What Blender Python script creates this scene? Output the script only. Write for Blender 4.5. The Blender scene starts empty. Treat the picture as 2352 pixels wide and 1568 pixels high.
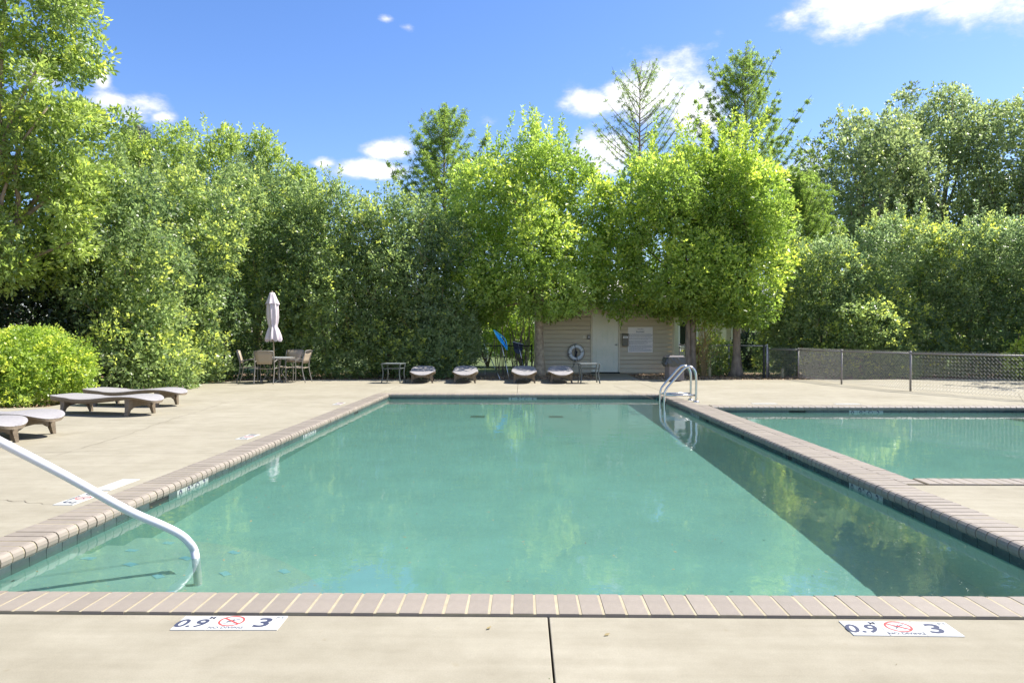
import bpy, math, random
import numpy as np
from mathutils import Vector, Matrix
R = math.radians
S = bpy.context.scene
COL = S.collection
random.seed(7)

# ------------------------------------------------------------------ camera
CAM_H, FOC = 1.24, 1650.0 / 2352.0
YAW, PITCH = R(0.83), R(0.28)
cam = bpy.data.cameras.new('camera'); camo = bpy.data.objects.new('camera', cam)
COL.objects.link(camo); S.camera = camo
camo.location = (0, 0, CAM_H); camo.rotation_euler = (R(90) - PITCH, 0, YAW)
cam.lens = FOC * 36; cam.sensor_width = 36; cam.clip_start = .05; cam.clip_end = 2000

# ------------------------------------------------------------------ sky and sun
SUN_EL, SUN_AZ = R(53), R(18)            # azimuth measured from +X towards +Y
sd = Vector((math.cos(SUN_EL) * math.cos(SUN_AZ), math.cos(SUN_EL) * math.sin(SUN_AZ), math.sin(SUN_EL)))
W = bpy.data.worlds.new('World'); S.world = W; W.use_nodes = True
wt = W.node_tree; wt.nodes.clear()
def wn(t, **k):
    n = wt.nodes.new(t)
    for a, b in k.items(): setattr(n, a, b)
    return n
L = wt.links.new
out = wn('ShaderNodeOutputWorld'); bg = wn('ShaderNodeBackground'); L(bg.outputs[0], out.inputs[0])
bg.inputs[1].default_value = .096
sky = wn('ShaderNodeTexSky', sky_type='NISHITA'); sky.sun_disc = False
sky.sun_elevation = SUN_EL; sky.sun_rotation = R(90) - SUN_AZ
sky.ozone_density = 3.0; sky.dust_density = .6; sky.air_density = 1.0
hsv = wn('ShaderNodeHueSaturation'); hsv.inputs['Saturation'].default_value = 1.18; hsv.inputs['Value'].default_value = 1.12
tnt = wn('ShaderNodeMix', data_type='RGBA', blend_type='MULTIPLY'); tnt.inputs['Factor'].default_value = 1; tnt.inputs['B'].default_value = (.95, .90, 1.0, 1)
L(sky.outputs[0], tnt.inputs['A']); L(tnt.outputs['Result'], hsv.inputs['Color'])
tc = wn('ShaderNodeTexCoord'); sep = wn('ShaderNodeSeparateXYZ'); L(tc.outputs['Generated'], sep.inputs[0])
def wm(op, a, b=None, c=None):
    n = wn('ShaderNodeMath', operation=op)
    for i, v in enumerate((a, b, c)):
        if v is None: continue
        if isinstance(v, (int, float)): n.inputs[i].default_value = v
        else: L(v, n.inputs[i])
    return n.outputs[0]
az_ = wm('ARCTAN2', sep.outputs[0], sep.outputs[1])      # 0 straight ahead (+Y), positive to +X
el_ = wm('ARCSINE', sep.outputs[2])
nz = wn('ShaderNodeTexNoise'); nz.inputs['Scale'].default_value = 9; nz.inputs['Detail'].default_value = 9; nz.inputs['Roughness'].default_value = .62
mp = wn('ShaderNodeMapping'); mp.inputs['Scale'].default_value = (1, 1, 1.9); L(tc.outputs['Generated'], mp.inputs[0]); L(mp.outputs[0], nz.inputs['Vector'])
# clouds: direction given by its place in the photograph, then half width and half height, weight
CLP = [(2060, 0, 300, 56, 1.6), (1960, 32, 110, 42, 1.4), (2210, 26, 120, 38, 1.4), (1812, 40, 30, 22, .9), (2000, 66, 70, 18, .8), (2420, -20, 200, 60, 1),
       (1500, 205, 150, 62, 1.15), (1350, 232, 62, 34, 1), (1590, 240, 66, 78, 1.1), (1400, 345, 70, 55, .95), (1830, 420, 60, 60, .9), (1300, 240, 40, 22, .7),
       (238, 180, 26, 32, 1), (262, 225, 60, 32, .95), (322, 228, 60, 32, .9), (375, 268, 28, 14, .85), (190, 95, 36, 15, .7), (190, 5, 30, 14, .9), (100, 150, 70, 36, 1), (300, 262, 40, 14, .7),
       (905, 342, 52, 22, 1.1), (852, 393, 84, 22, 1.15), (738, 374, 34, 12, .9), (890, 44, 24, 10, .9), (938, 63, 32, 13, .9), (1122, 282, 40, 18, .65)]
CL = []
for (px_, py_, w_, h_, q_) in CLP:
    u_, v_ = (px_ - 1176) / 1650, (784 - py_) / 1650 - PITCH
    a_ = math.atan(u_) - YAW; CL.append((math.degrees(a_), math.degrees(math.atan(v_ * math.cos(a_))), math.degrees(w_ / 1650 * math.cos(a_) ** 2), math.degrees(h_ / 1650 * math.cos(a_)), q_))
CL += [(75, 30, 14, 5, .9), (120, 22, 22, 5, .9), (-80, 35, 16, 5, .8), (-130, 20, 20, 4, .9), (180, 40, 14, 6, .8), (60, 60, 14, 6, .8), (-60, 62, 16, 6, .8), (95, 42, 14, 6, .9), (150, 38, 18, 7, 1), (-160, 42, 18, 7, 1), (-110, 46, 14, 6, .9), (-60, 22, 14, 4, .9), (55, 18, 10, 3, .9), (160, 15, 22, 4, 1), (-170, 65, 18, 8, .9), (90, 68, 14, 7, .8)]  # unseen clouds outside the view, many added to brighten the fill light
acc = None
for (a, e, w_, h_, wt_) in CL:
    dx = wm('DIVIDE', wm('SUBTRACT', az_, R(a)), R(w_)); dy = wm('DIVIDE', wm('SUBTRACT', el_, R(e)), R(h_))
    d = wm('MULTIPLY', dx, dx); d = wm('MULTIPLY_ADD', dy, dy, d); d = wm('SQRT', d)
    f = wm('MULTIPLY', wm('SUBTRACT', 1.35, d), wt_)
    acc = f if acc is None else wm('MAXIMUM', acc, f)
v = wm('MULTIPLY_ADD', nz.outputs['Fac'], 4.4, -2.15)
v = wm('ADD', v, acc)
mr = wn('ShaderNodeMapRange', interpolation_type='SMOOTHSTEP'); mr.inputs[1].default_value = .12; mr.inputs[2].default_value = 1.35
L(v, mr.inputs[0])
mask = wm('MULTIPLY', mr.outputs[0], .93)
cloud = wn('ShaderNodeMix', data_type='RGBA'); L(mask, cloud.inputs['Factor']); L(hsv.outputs[0], cloud.inputs['A'])
shade = wn('ShaderNodeMapRange'); shade.inputs[1].default_value = .5; shade.inputs[2].default_value = 1.7; shade.inputs[3].default_value = 4.7; shade.inputs[4].default_value = 8.2
L(v, shade.inputs[0])
cc = wn('ShaderNodeCombineColor')
for i, s_ in enumerate((1.0, 1.0, 1.03)): L(wm('MULTIPLY', shade.outputs[0], s_), cc.inputs[i])
L(cc.outputs[0], cloud.inputs['B']); L(cloud.outputs['Result'], bg.inputs[0])

sl = bpy.data.lights.new('sun', 'SUN'); sl.energy = 5.0; sl.angle = R(.5); sl.color = (1, .955, .87)
sl.cycles.is_caustics_light = True
so = bpy.data.objects.new('sun', sl); COL.objects.link(so); so.rotation_euler = sd.to_track_quat('Z', 'Y').to_euler()
vs = S.view_settings; vs.view_transform = 'Standard'; vs.look = 'None'; vs.exposure = 1.13; vs.gamma = 1; vs.use_curve_mapping = False
S.render.engine = 'CYCLES'
S.cycles.max_bounces = 12; S.cycles.transparent_max_bounces = 12; S.cycles.diffuse_bounces = 7; S.cycles.glossy_bounces = 4
S.cycles.transmission_bounces = 6; S.cycles.sample_clamp_indirect = 8

# ------------------------------------------------------------------ placing
cp, sp_, cy_, sy_ = math.cos(PITCH), math.sin(PITCH), math.cos(YAW), math.sin(YAW)
def ray(px, py):
    u, v = (px - 1176) / 1650, -(py - 784) / 1650
    f = Vector((-sy_ * cp, cy_ * cp, -sp_)); r = Vector((cy_, sy_, 0)); up = r.cross(f)
    return f + u * r + v * up
def gnd(px, py, z=0):                    # point of the level z seen at a place of the photograph
    d = ray(px, py); t = (z - CAM_H) / d.z
    return Vector((d.x * t, d.y * t, z))
def at(px, py, Y):                       # point at depth Y
    d = ray(px, py); t = Y / d.y
    return Vector((d.x * t, Y, CAM_H + d.z * t))

# ------------------------------------------------------------------ materials
def new_mat(name):
    m = bpy.data.materials.new(name); m.use_nodes = True
    return m, m.node_tree, m.node_tree.nodes['Principled BSDF']
def mat(name, col, rough=.6, metal=0, var=.0, scale=8, bump=0, bscale=60, spec=.5, rnd=0, coat=0, detail=5, col2=None, stretch=None):
    m, t, b = new_mat(name); n = t.nodes; l = t.links.new
    b.inputs['Base Color'].default_value = (*col, 1); b.inputs['Roughness'].default_value = rough
    b.inputs['Metallic'].default_value = metal; b.inputs['Specular IOR Level'].default_value = spec; b.inputs['Coat Weight'].default_value = coat
    g = n.new('ShaderNodeTexCoord'); src = g.outputs['Object']
    if stretch:
        mpp = n.new('ShaderNodeMapping'); mpp.inputs['Scale'].default_value = stretch; l(src, mpp.inputs[0]); src = mpp.outputs[0]
    last = None
    if var or col2:
        a = n.new('ShaderNodeTexNoise'); a.inputs['Scale'].default_value = scale; a.inputs['Detail'].default_value = detail; a.inputs['Roughness'].default_value = .65
        l(src, a.inputs['Vector'])
        c = n.new('ShaderNodeMix'); c.data_type = 'RGBA'
        lo = col2 if col2 else tuple(max(0, x * (1 - var)) for x in col)
        hi = col if col2 else tuple(x * (1 + var) for x in col)
        c.inputs['A'].default_value = (*lo, 1); c.inputs['B'].default_value = (*hi, 1)
        r_ = n.new('ShaderNodeMapRange'); r_.inputs[1].default_value = .3; r_.inputs[2].default_value = .7
        l(a.outputs['Fac'], r_.inputs[0]); l(r_.outputs[0], c.inputs['Factor']); last = c.outputs['Result']
    if rnd:
        o = n.new('ShaderNodeObjectInfo'); h = n.new('ShaderNodeHueSaturation')
        r2 = n.new('ShaderNodeMapRange'); r2.inputs[3].default_value = 1 - rnd; r2.inputs[4].default_value = 1 + rnd
        l(o.outputs['Random'], r2.inputs[0]); l(r2.outputs[0], h.inputs['Value'])
        if last: l(last, h.inputs['Color'])
        else: h.inputs['Color'].default_value = (*col, 1)
        last = h.outputs[0]
    if last: l(last, b.inputs['Base Color'])
    if bump:
        a = n.new('ShaderNodeTexNoise'); a.inputs['Scale'].default_value = bscale; a.inputs['Detail'].default_value = 4
        l(src, a.inputs['Vector']); p = n.new('ShaderNodeBump'); p.inputs['Strength'].default_value = bump; p.inputs['Distance'].default_value = .01
        l(a.outputs['Fac'], p.inputs['Height']); l(p.outputs[0], b.inputs['Normal'])
    return m

def concrete():
    m, t, b = new_mat('concrete'); n = t.nodes; l = t.links.new
    g = n.new('ShaderNodeNewGeometry')
    def noise(sc, det, rough=.6, vec=None):
        a = n.new('ShaderNodeTexNoise'); a.inputs['Scale'].default_value = sc; a.inputs['Detail'].default_value = det; a.inputs['Roughness'].default_value = rough
        l(vec or g.outputs['Position'], a.inputs['Vector']); return a.outputs['Fac']
    def ramp(f, stops):
        r_ = n.new('ShaderNodeValToRGB'); l(f, r_.inputs[0]); e = r_.color_ramp.elements
        e[0].position, e[0].color = stops[0][0], (*stops[0][1], 1); e[1].position, e[1].color = stops[1][0], (*stops[1][1], 1)
        for p, c in stops[2:]: k = e.new(p); k.color = (*c, 1)
        return r_.outputs[0]
    def mixc(a, b_, f, mode='MULTIPLY'):
        x = n.new('ShaderNodeMix'); x.data_type = 'RGBA'; x.blend_type = mode
        l(a, x.inputs['A']); l(b_, x.inputs['B'])
        if isinstance(f, float): x.inputs['Factor'].default_value = f
        else: l(f, x.inputs['Factor'])
        return x.outputs['Result']
    base = ramp(noise(.55, 6), [(.3, (.264, .239, .180)), (.7, (.331, .304, .238))])
    mott = ramp(noise(3.2, 8, .72), [(.32, (.86, .85, .83)), (.62, (1.02, 1.02, 1.02))])
    fine = ramp(noise(150, 3, .8), [(.3, (.86, .86, .86)), (.7, (1.07, 1.07, 1.06))])
    mpp = n.new('ShaderNodeMapping'); mpp.inputs['Scale'].default_value = (.5, 7, 1); mpp.inputs['Rotation'].default_value = (0, 0, .12); l(g.outputs['Position'], mpp.inputs[0])
    streak = ramp(noise(1.4, 5, .6, mpp.outputs[0]), [(.35, (.93, .925, .91)), (.65, (1.03, 1.03, 1.03))])
    spots = ramp(noise(9, 2, .5), [(.70, (1, 1, 1)), (.80, (.80, .74, .62))])
    c = mixc(base, mott, 1.0); c = mixc(c, fine, .9); c = mixc(c, streak, 1.0); c = mixc(c, spots, .85)
    l(c, b.inputs['Base Color']); b.inputs['Roughness'].default_value = .9; b.inputs['Specular IOR Level'].default_value = .25
    p = n.new('ShaderNodeBump'); p.inputs['Strength'].default_value = .5; p.inputs['Distance'].default_value = .003
    l(noise(220, 4, .8), p.inputs['Height']); l(p.outputs[0], b.inputs['Normal'])
    return m

M = {}
M['concrete'] = concrete()
M['brick'] = mat('coping_brick', (.243, .207, .168), .55, var=.10, scale=14, bump=.25, bscale=260, rnd=.07)
M['mortar'] = mat('mortar', (.34, .29, .195), .9, var=.14, scale=12, bump=.3, bscale=200)
M['tile'] = mat('waterline_tile', (.055, .075, .075), .22, var=.3, scale=9, rnd=.16)
M['grout'] = mat('plaster', (.152, .30, .265), .7, var=.10, scale=1.6)
M['white_tile'] = mat('white_ceramic', (.50, .50, .475), .3, var=.03, scale=20)
M['blue_tile'] = mat('blue_tile', (.16, .33, .39), .3)
M['ink'] = mat('dark_ink', (.045, .05, .085), .5)
M['red'] = mat('red_ink', (.55, .06, .05), .5)
M['grey_ink'] = mat('grey_ink', (.16, .17, .18), .6)
M['dark'] = mat('recess_shade_and_sill', (.012, .016, .014), .8)
M['drain'] = mat('drain_grate', (.035, .07, .06), .7)
M['wall_white'] = mat('shaded_white_tile', (.33, .36, .33), .35)  # white tile toned down in colour for the shade under the coping
M['joint'] = mat('joint_filler', (.07, .055, .035), .95)
M['steel'] = mat('polished_steel', (.62, .60, .56), .2, metal=1)
M['white_paint'] = mat('white_powder_coat', (.58, .575, .60), .3, coat=.2)
M['alu'] = mat('aluminium', (.55, .56, .57), .35, metal=1)
M['wicker'] = mat('wicker_weave', (.27, .255, .255), .62, var=.12, scale=30, bump=.5, bscale=150, stretch=(1, 1, 1))
M['wicker_side'] = mat('wicker_side', (.20, .155, .105), .7, var=.35, scale=60, bump=.8, bscale=120, stretch=(.25, .25, 3))
M['frame'] = mat('taupe_metal', (.20, .185, .165), .45, var=.08, scale=10)
M['greenframe'] = mat('grey_green_metal', (.085, .10, .095), .5)
M['sling'] = mat('sling_fabric', (.36, .29, .21), .8, var=.06, scale=120)
M['glass'] = mat('frosted_glass_top', (.42, .45, .46), .25)
M['canvas'] = mat('parasol_canvas', (.56, .49, .51), .85, var=.05, scale=8, bump=.15, bscale=60)
M['pole'] = mat('bronze_pole', (.24, .19, .12), .5)
M['siding'] = mat('clapboard_paint', (.66, .575, .41), .75, var=.08, scale=3, rnd=.025, stretch=(.4, 1, 3))
M['door'] = mat('door_paint', (.86, .82, .66), .5, col2=(.74, .74, .58), scale=2.2)
M['trim'] = mat('trim_paint', (.74, .66, .48), .6, var=.05)
M['roof'] = mat('metal_roof', (.62, .58, .56), .45, var=.05)
M['sign'] = mat('sign_board', (.86, .82, .77), .5)
M['ringw'] = mat('ring_shell', (.82, .84, .82), .5, var=.05)
M['rope'] = mat('rope', (.22, .22, .20), .9)
M['navy'] = mat('dark_rope', (.02, .03, .05), .8)
M['boxgrey'] = mat('box_plastic', (.17, .155, .115), .5)
M['binbrown'] = mat('bin_panel', (.20, .175, .165), .7, var=.15, scale=20)
M['bag'] = mat('bin_liner', (.06, .065, .062), .35)
M['bluenet'] = mat('blue_net', (.05, .52, .90), .6)
M['blackrail'] = mat('black_vinyl', (.012, .016, .016), .4)
M['greyrail'] = mat('grey_galvanised', (.25, .235, .22), .5, metal=.3)
M['silver'] = mat('galvanised_rail', (.5, .49, .5), .45, metal=.4)
M['wire'] = mat('wire_vinyl', (.42, .40, .37), .55)
M['wood'] = mat('weathered_post', (.42, .36, .20), .85, var=.2, scale=30, stretch=(1, 1, .15))
M['bark'] = mat('bark', (.38, .30, .22), .95, col2=(.16, .125, .09), scale=9, bump=1, bscale=34, stretch=(1, 1, .4))
M['darkbark'] = mat('dark_branch_bark', (.13, .10, .07), .95)
M['bark_light'] = mat('mottled_bark', (.62, .50, .33), .95, col2=(.22, .165, .115), scale=7, bump=.9, bscale=30)
M['twig'] = mat('twig_bark', (.22, .17, .10), .9)
M['dry'] = mat('dry_stems', (.42, .29, .13), .9, var=.3, scale=20)
M['house'] = mat('house_siding', (.62, .55, .42), .8, var=.04)
M['shingle'] = mat('roof_shingle', (.16, .18, .18), .9, var=.2, scale=30)
M['pane'] = mat('window_glass', (.02, .025, .025), .05)
M['mulchchip'] = mat('wood_chips', (.42, .29, .17), .95, var=.5, scale=12)
M['debris'] = mat('floating_leaf', (.22, .17, .07), .7, var=.7, scale=3)
M['pollen'] = mat('pollen_speck', (.42, .42, .26), .7)

def ground_mat():
    m, t, b = new_mat('mulch_and_grass'); n = t.nodes; l = t.links.new
    g = n.new('ShaderNodeNewGeometry')
    a = n.new('ShaderNodeTexNoise'); a.inputs['Scale'].default_value = 28; a.inputs['Detail'].default_value = 6; a.inputs['Roughness'].default_value = .75
    l(g.outputs['Position'], a.inputs['Vector'])
    r_ = n.new('ShaderNodeValToRGB'); l(a.outputs['Fac'], r_.inputs[0]); e = r_.color_ramp.elements
    e[0].position, e[0].color = .33, (.035, .022, .014, 1); e[1].position, e[1].color = .68, (.30, .19, .11, 1)
    grass = n.new('ShaderNodeValToRGB'); l(a.outputs['Fac'], grass.inputs[0]); e = grass.color_ramp.elements
    e[0].position, e[0].color = .3, (.03, .05, .012, 1); e[1].position, e[1].color = .7, (.12, .16, .04, 1)
    sp = n.new('ShaderNodeSeparateXYZ'); l(g.outputs['Position'], sp.inputs[0])
    mr_ = n.new('ShaderNodeMapRange'); mr_.inputs[1].default_value = 25.5; mr_.inputs[2].default_value = 27.5; l(sp.outputs[1], mr_.inputs[0])
    x = n.new('ShaderNodeMix'); x.data_type = 'RGBA'; l(mr_.outputs[0], x.inputs['Factor']); l(r_.outputs[0], x.inputs['A']); l(grass.outputs[0], x.inputs['B'])
    l(x.outputs['Result'], b.inputs['Base Color']); b.inputs['Roughness'].default_value = .95
    p = n.new('ShaderNodeBump'); p.inputs['Strength'].default_value = 1; p.inputs['Distance'].default_value = .02; l(a.outputs['Fac'], p.inputs['Height']); l(p.outputs[0], b.inputs['Normal'])
    return m
M['ground'] = ground_mat()

def water_mat():
    m, t, b = new_mat('pool_water'); n = t.nodes; l = t.links.new
    b.inputs['Base Color'].default_value = (.74, .93, .87, 1); b.inputs['Transmission Weight'].default_value = 1
    b.inputs['Roughness'].default_value = 0; b.inputs['IOR'].default_value = 1.333
    g = n.new('ShaderNodeNewGeometry')
    a = n.new('ShaderNodeTexNoise'); a.inputs['Scale'].default_value = 2.6; a.inputs['Detail'].default_value = 3; l(g.outputs['Position'], a.inputs['Vector'])
    c = n.new('ShaderNodeTexNoise'); c.inputs['Scale'].default_value = 34; c.inputs['Detail'].default_value = 2; l(g.outputs['Position'], c.inputs['Vector'])
    s_ = n.new('ShaderNodeMath'); s_.operation = 'MULTIPLY_ADD'; l(c.outputs['Fac'], s_.inputs[0]); s_.inputs[1].default_value = .055; l(a.outputs['Fac'], s_.inputs[2])
    p = n.new('ShaderNodeBump'); p.inputs['Strength'].default_value = .15; p.inputs['Distance'].default_value = .02
    l(s_.outputs[0], p.inputs['Height']); l(p.outputs[0], b.inputs['Normal'])
    df = n.new('ShaderNodeBsdfDiffuse'); df.inputs[0].default_value = (.22, .42, .34, 1); mx = n.new('ShaderNodeMixShader'); mx.inputs[0].default_value = .065
    l(b.outputs[0], mx.inputs[1]); l(df.outputs[0], mx.inputs[2]); l(mx.outputs[0], n['Material Output'].inputs[0])
    return m
M['water'] = water_mat()

def leaf_mat(name, dark, mid, new, trans=.35, rough=.38, spec=.5):
    m, t, b = new_mat(name); n = t.nodes; l = t.links.new
    a = n.new('ShaderNodeVertexColor'); a.layer_name = 'tint'; s_ = n.new('ShaderNodeSeparateColor'); l(a.outputs[0], s_.inputs[0])
    x = n.new('ShaderNodeMix'); x.data_type = 'RGBA'; x.inputs['A'].default_value = (*dark, 1); x.inputs['B'].default_value = (*mid, 1); l(s_.outputs[0], x.inputs['Factor'])
    y = n.new('ShaderNodeMix'); y.data_type = 'RGBA'; l(x.outputs['Result'], y.inputs['A']); y.inputs['B'].default_value = (*new, 1); l(s_.outputs[1], y.inputs['Factor'])
    l(y.outputs['Result'], b.inputs['Base Color']); b.inputs['Roughness'].default_value = rough; b.inputs['Specular IOR Level'].default_value = spec
    tr = n.new('ShaderNodeBsdfTranslucent'); h = n.new('ShaderNodeHueSaturation'); h.inputs['Saturation'].default_value = 1.1; h.inputs['Value'].default_value = 1.75; l(y.outputs['Result'], h.inputs['Color']); l(h.outputs[0], tr.inputs[0])
    ms = n.new('ShaderNodeMixShader'); ms.inputs[0].default_value = trans; l(b.outputs[0], ms.inputs[1]); l(tr.outputs[0], ms.inputs[2])
    o = n['Material Output']; l(ms.outputs[0], o.inputs[0]); return m
M['leaf_hedge'] = leaf_mat('hedge_leaves', (.08, .135, .062), (.30, .385, .15), (.54, .60, .15), .52, .36, .6)
M['leaf_cool'] = leaf_mat('silver_green_leaves', (.12, .185, .09), (.29, .37, .17), (.60, .64, .13), .52, .36, .6)
M['leaf_left'] = leaf_mat('left_tree_leaves', (.15, .22, .065), (.38, .47, .13), (.60, .66, .13), .5, .38, .6)
M['leaf_bright'] = leaf_mat('bright_leaves', (.15, .235, .05), (.38, .49, .12), (.56, .64, .13), .5, .4, .6)
M['leaf_clip'] = leaf_mat('clipped_bush_leaves', (.18, .27, .05), (.38, .49, .10), (.62, .66, .12), .45, .36)
M['leaf_cyp'] = leaf_mat('cypress_needles', (.14, .22, .06), (.28, .39, .10), (.40, .50, .12), .5, .6, .3)
M['leaf_oak'] = leaf_mat('oak_leaves', (.12, .17, .075), (.39, .47, .21), (.56, .62, .21), .42, .36, .6)
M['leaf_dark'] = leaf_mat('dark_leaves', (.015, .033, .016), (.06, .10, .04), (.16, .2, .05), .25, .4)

# ------------------------------------------------------------------ mesh helpers
def link(o, parent=None):
    COL.objects.link(o)
    if parent: o.parent = parent
    return o
def mesh_obj(name, vs_, fs_, m, parent=None, smooth=False, kind=None, caustic=False):
    me = bpy.data.meshes.new(name); me.from_pydata([tuple(v) for v in vs_], [], fs_); me.materials.append(m)
    if smooth: me.polygons.foreach_set('use_smooth', [True] * len(me.polygons))
    me.update(); o = bpy.data.objects.new(name, me); link(o, parent)
    if kind: o['kind'] = kind
    if caustic: o.cycles.is_caustics_receiver = True
    return o
class MB:
    def __init__(s): s.v = []; s.f = []
    def add(s, vs_, fs_):
        b = len(s.v); s.v += [Vector(v) for v in vs_]; s.f += [tuple(i + b for i in f) for f in fs_]; return s
    def box(s, x0, x1, y0, y1, z0, z1):
        return s.add([(x0, y0, z0), (x1, y0, z0), (x1, y1, z0), (x0, y1, z0), (x0, y0, z1), (x1, y0, z1), (x1, y1, z1), (x0, y1, z1)],
                     [(3, 2, 1, 0), (4, 5, 6, 7), (0, 1, 5, 4), (1, 2, 6, 5), (2, 3, 7, 6), (3, 0, 4, 7)])
    def prism(s, poly, z0, z1):
        n = len(poly); vs_ = [(p[0], p[1], z0) for p in poly] + [(p[0], p[1], z1) for p in poly]
        fs_ = [tuple(range(n - 1, -1, -1)), tuple(range(n, 2 * n))] + [(i, (i + 1) % n, n + (i + 1) % n, n + i) for i in range(n)]
        return s.add(vs_, fs_)
    def tube(s, pts, r, seg=8, cap=True):
        pts = [Vector(p) for p in pts]; n = len(pts); rs = r if isinstance(r, (list, tuple)) else [r] * n
        up = None; b = len(s.v)
        for i, p in enumerate(pts):
            t = (pts[min(i + 1, n - 1)] - pts[max(i - 1, 0)]).normalized()
            if up is None:
                up = Vector((0, 0, 1)) if abs(t.z) < .9 else Vector((1, 0, 0))
            up = (up - t * up.dot(t)).normalized(); side = t.cross(up)
            for k in range(seg):
                a = 2 * math.pi * k / seg; s.v.append(p + (side * math.cos(a) + up * math.sin(a)) * rs[i])
        for i in range(n - 1):
            for k in range(seg):
                k2 = (k + 1) % seg; s.f.append((b + i * seg + k, b + i * seg + k2, b + (i + 1) * seg + k2, b + (i + 1) * seg + k))
        if cap and seg > 2:
            s.f.append(tuple(b + k for k in range(seg - 1, -1, -1))); s.f.append(tuple(b + (n - 1) * seg + k for k in range(seg)))
        return s
    def lathe(s, prof, seg=16, c=(0, 0, 0)):
        b = len(s.v)
        for (r, z) in prof:
            for k in range(seg):
                a = 2 * math.pi * k / seg; s.v.append(Vector((c[0] + r * math.cos(a), c[1] + r * math.sin(a), c[2] + z)))
        for i in range(len(prof) - 1):
            for k in range(seg):
                k2 = (k + 1) % seg; s.f.append((b + i * seg + k, b + i * seg + k2, b + (i + 1) * seg + k2, b + (i + 1) * seg + k))
        return s
    def build(s, name, m, parent=None, smooth=False, kind=None, caustic=False, bevel=0):
        o = mesh_obj(name, s.v, s.f, m, parent, smooth, kind, caustic)
        if bevel:
            bv = o.modifiers.new('bevel', 'BEVEL'); bv.width = bevel; bv.segments = 2
        return o
def smooth_path(pts, n=6):
    pts = [Vector(p) for p in pts]; o = []
    for i in range(len(pts) - 1):
        p0, p1, p2, p3 = pts[max(i - 1, 0)], pts[i], pts[i + 1], pts[min(i + 2, len(pts) - 1)]
        for k in range(n):
            t = k / n; o.append(.5 * ((2 * p1) + (p2 - p0) * t + (2 * p0 - 5 * p1 + 4 * p2 - p3) * t * t + (3 * p1 - p0 - 3 * p2 + p3) * t ** 3))
    o.append(pts[-1]); return o
def tag(o, label, cat, group=None):
    o['label'] = label; o['category'] = cat
    if group: o['group'] = group
    return o
def thing(name, label, cat, loc=(0, 0, 0), rz=0, group=None):
    o = bpy.data.objects.new(name, None); link(o); o.location = loc; o.rotation_euler.z = rz; o.empty_display_size = .1
    return tag(o, label, cat, group)
def inst(name, me, parent, loc, rz=0, caustic=False):
    o = bpy.data.objects.new(name, me); link(o, parent); o.location = loc; o.rotation_euler.z = rz
    if caustic: o.cycles.is_caustics_receiver = True
    return o
def copy_tree(o, parent=None):
    c = o.copy(); COL.objects.link(c); c.parent = parent
    for ch in list(o.children): copy_tree(ch, c)
    return c

# ================================================================== SETTING
WZ = -.10                                # water level
PX0, PX1, PY0, PY1 = -2.94, 2.95, 3.48, 15.76     # main pool, coping noses
QX0, QX1, QY0, QY1 = 3.42, 9.10, 6.38, 13.00      # second pool
CW = .28
FLOOR = -1.06

# ground sheet with an opening where the deck and the pools lie
gx0, gx1, gy0, gy1 = -4.2, 10.4, 2.6, 17.0
B_ = 400
mesh_obj('ground', [(-B_, -B_, -.03), (B_, -B_, -.03), (B_, B_, -.03), (-B_, B_, -.03), (gx0, gy0, -.03), (gx1, gy0, -.03), (gx1, gy1, -.03), (gx0, gy1, -.03)],
         [(0, 1, 5, 4), (1, 2, 6, 5), (2, 3, 7, 6), (3, 0, 4, 7)], M['ground'], kind='structure')

# deck: every slab is cast on its own, with open joints between
deck = bpy.data.objects.new('pool_deck', None); link(deck); deck['kind'] = 'structure'
o_ = PX0 - CW - .004; ro = PX1 + CW + .004
slabs = [
    [(-16, -5), (.111, -5), (.111, 3.192), (-16, 3.192)],
    [(.119, -5), (16, -5), (16, 3.192), (.119, 3.192)],
    [(-16, 3.198), (o_, 3.198), (o_, 7.70), (-16, 7.70)],
    [(-13, 7.706), (o_, 7.706), (o_, 21.4), (-6, 21.32), (-7.6, 20.95), (-8.7, 20), (-8.6, 18.8), (-9.04, 18.35), (-9.8, 17.7), (-9.6, 16.6), (-8.8, 14.5), (-8.54, 12.8), (-9.1, 12.55), (-10.5, 12.3), (-13, 12.2)],
    [(o_ + .006, PY1 + CW + .004), (-.124, PY1 + CW + .004), (-.124, 21.4), (o_ + .006, 21.4)],
    [(-.116, PY1 + CW + .004), (ro, PY1 + CW + .004), (ro, 21.4), (-.116, 21.4)],
    [(ro + .006, QY1 + CW + .004), (QX1 + CW + .004, QY1 + CW + .004), (QX1 + CW + .004, 21.5), (ro + .006, 21.4)],
    [(ro, 3.198), (QX1 + CW + .004, 3.198), (QX1 + CW + .004, QY0 - CW - .004), (ro, QY0 - CW - .004)],
    [(QX1 + CW + .012, 3.198), (30, 3.198), (30, 22.6), (16, 22.2), (QX1 + CW + .012, 21.5)],
    [(2.36, 21.406), (3.48, 21.406), (3.62, 25.2), (2.36, 25.2)],
]
for p in slabs:
    MB().prism(p, -.11, 0).build('slab', M['concrete'], deck, bevel=.004)
def ribbon(pts, w, z):
    b = MB(); n = len(pts); vs_ = []
    for i, p in enumerate(pts):
        a, c = Vector(pts[max(i - 1, 0)]), Vector(pts[min(i + 1, n - 1)]); t = (c - a).normalized(); q = Vector((-t.y, t.x))
        ww = w * random.uniform(.5, 1.2); vs_ += [(p[0] + q.x * ww, p[1] + q.y * ww, z), (p[0] - q.x * ww, p[1] - q.y * ww, z)]
    return b.add(vs_, [(2 * i, 2 * i + 1, 2 * i + 3, 2 * i + 2) for i in range(n - 1)])
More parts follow.
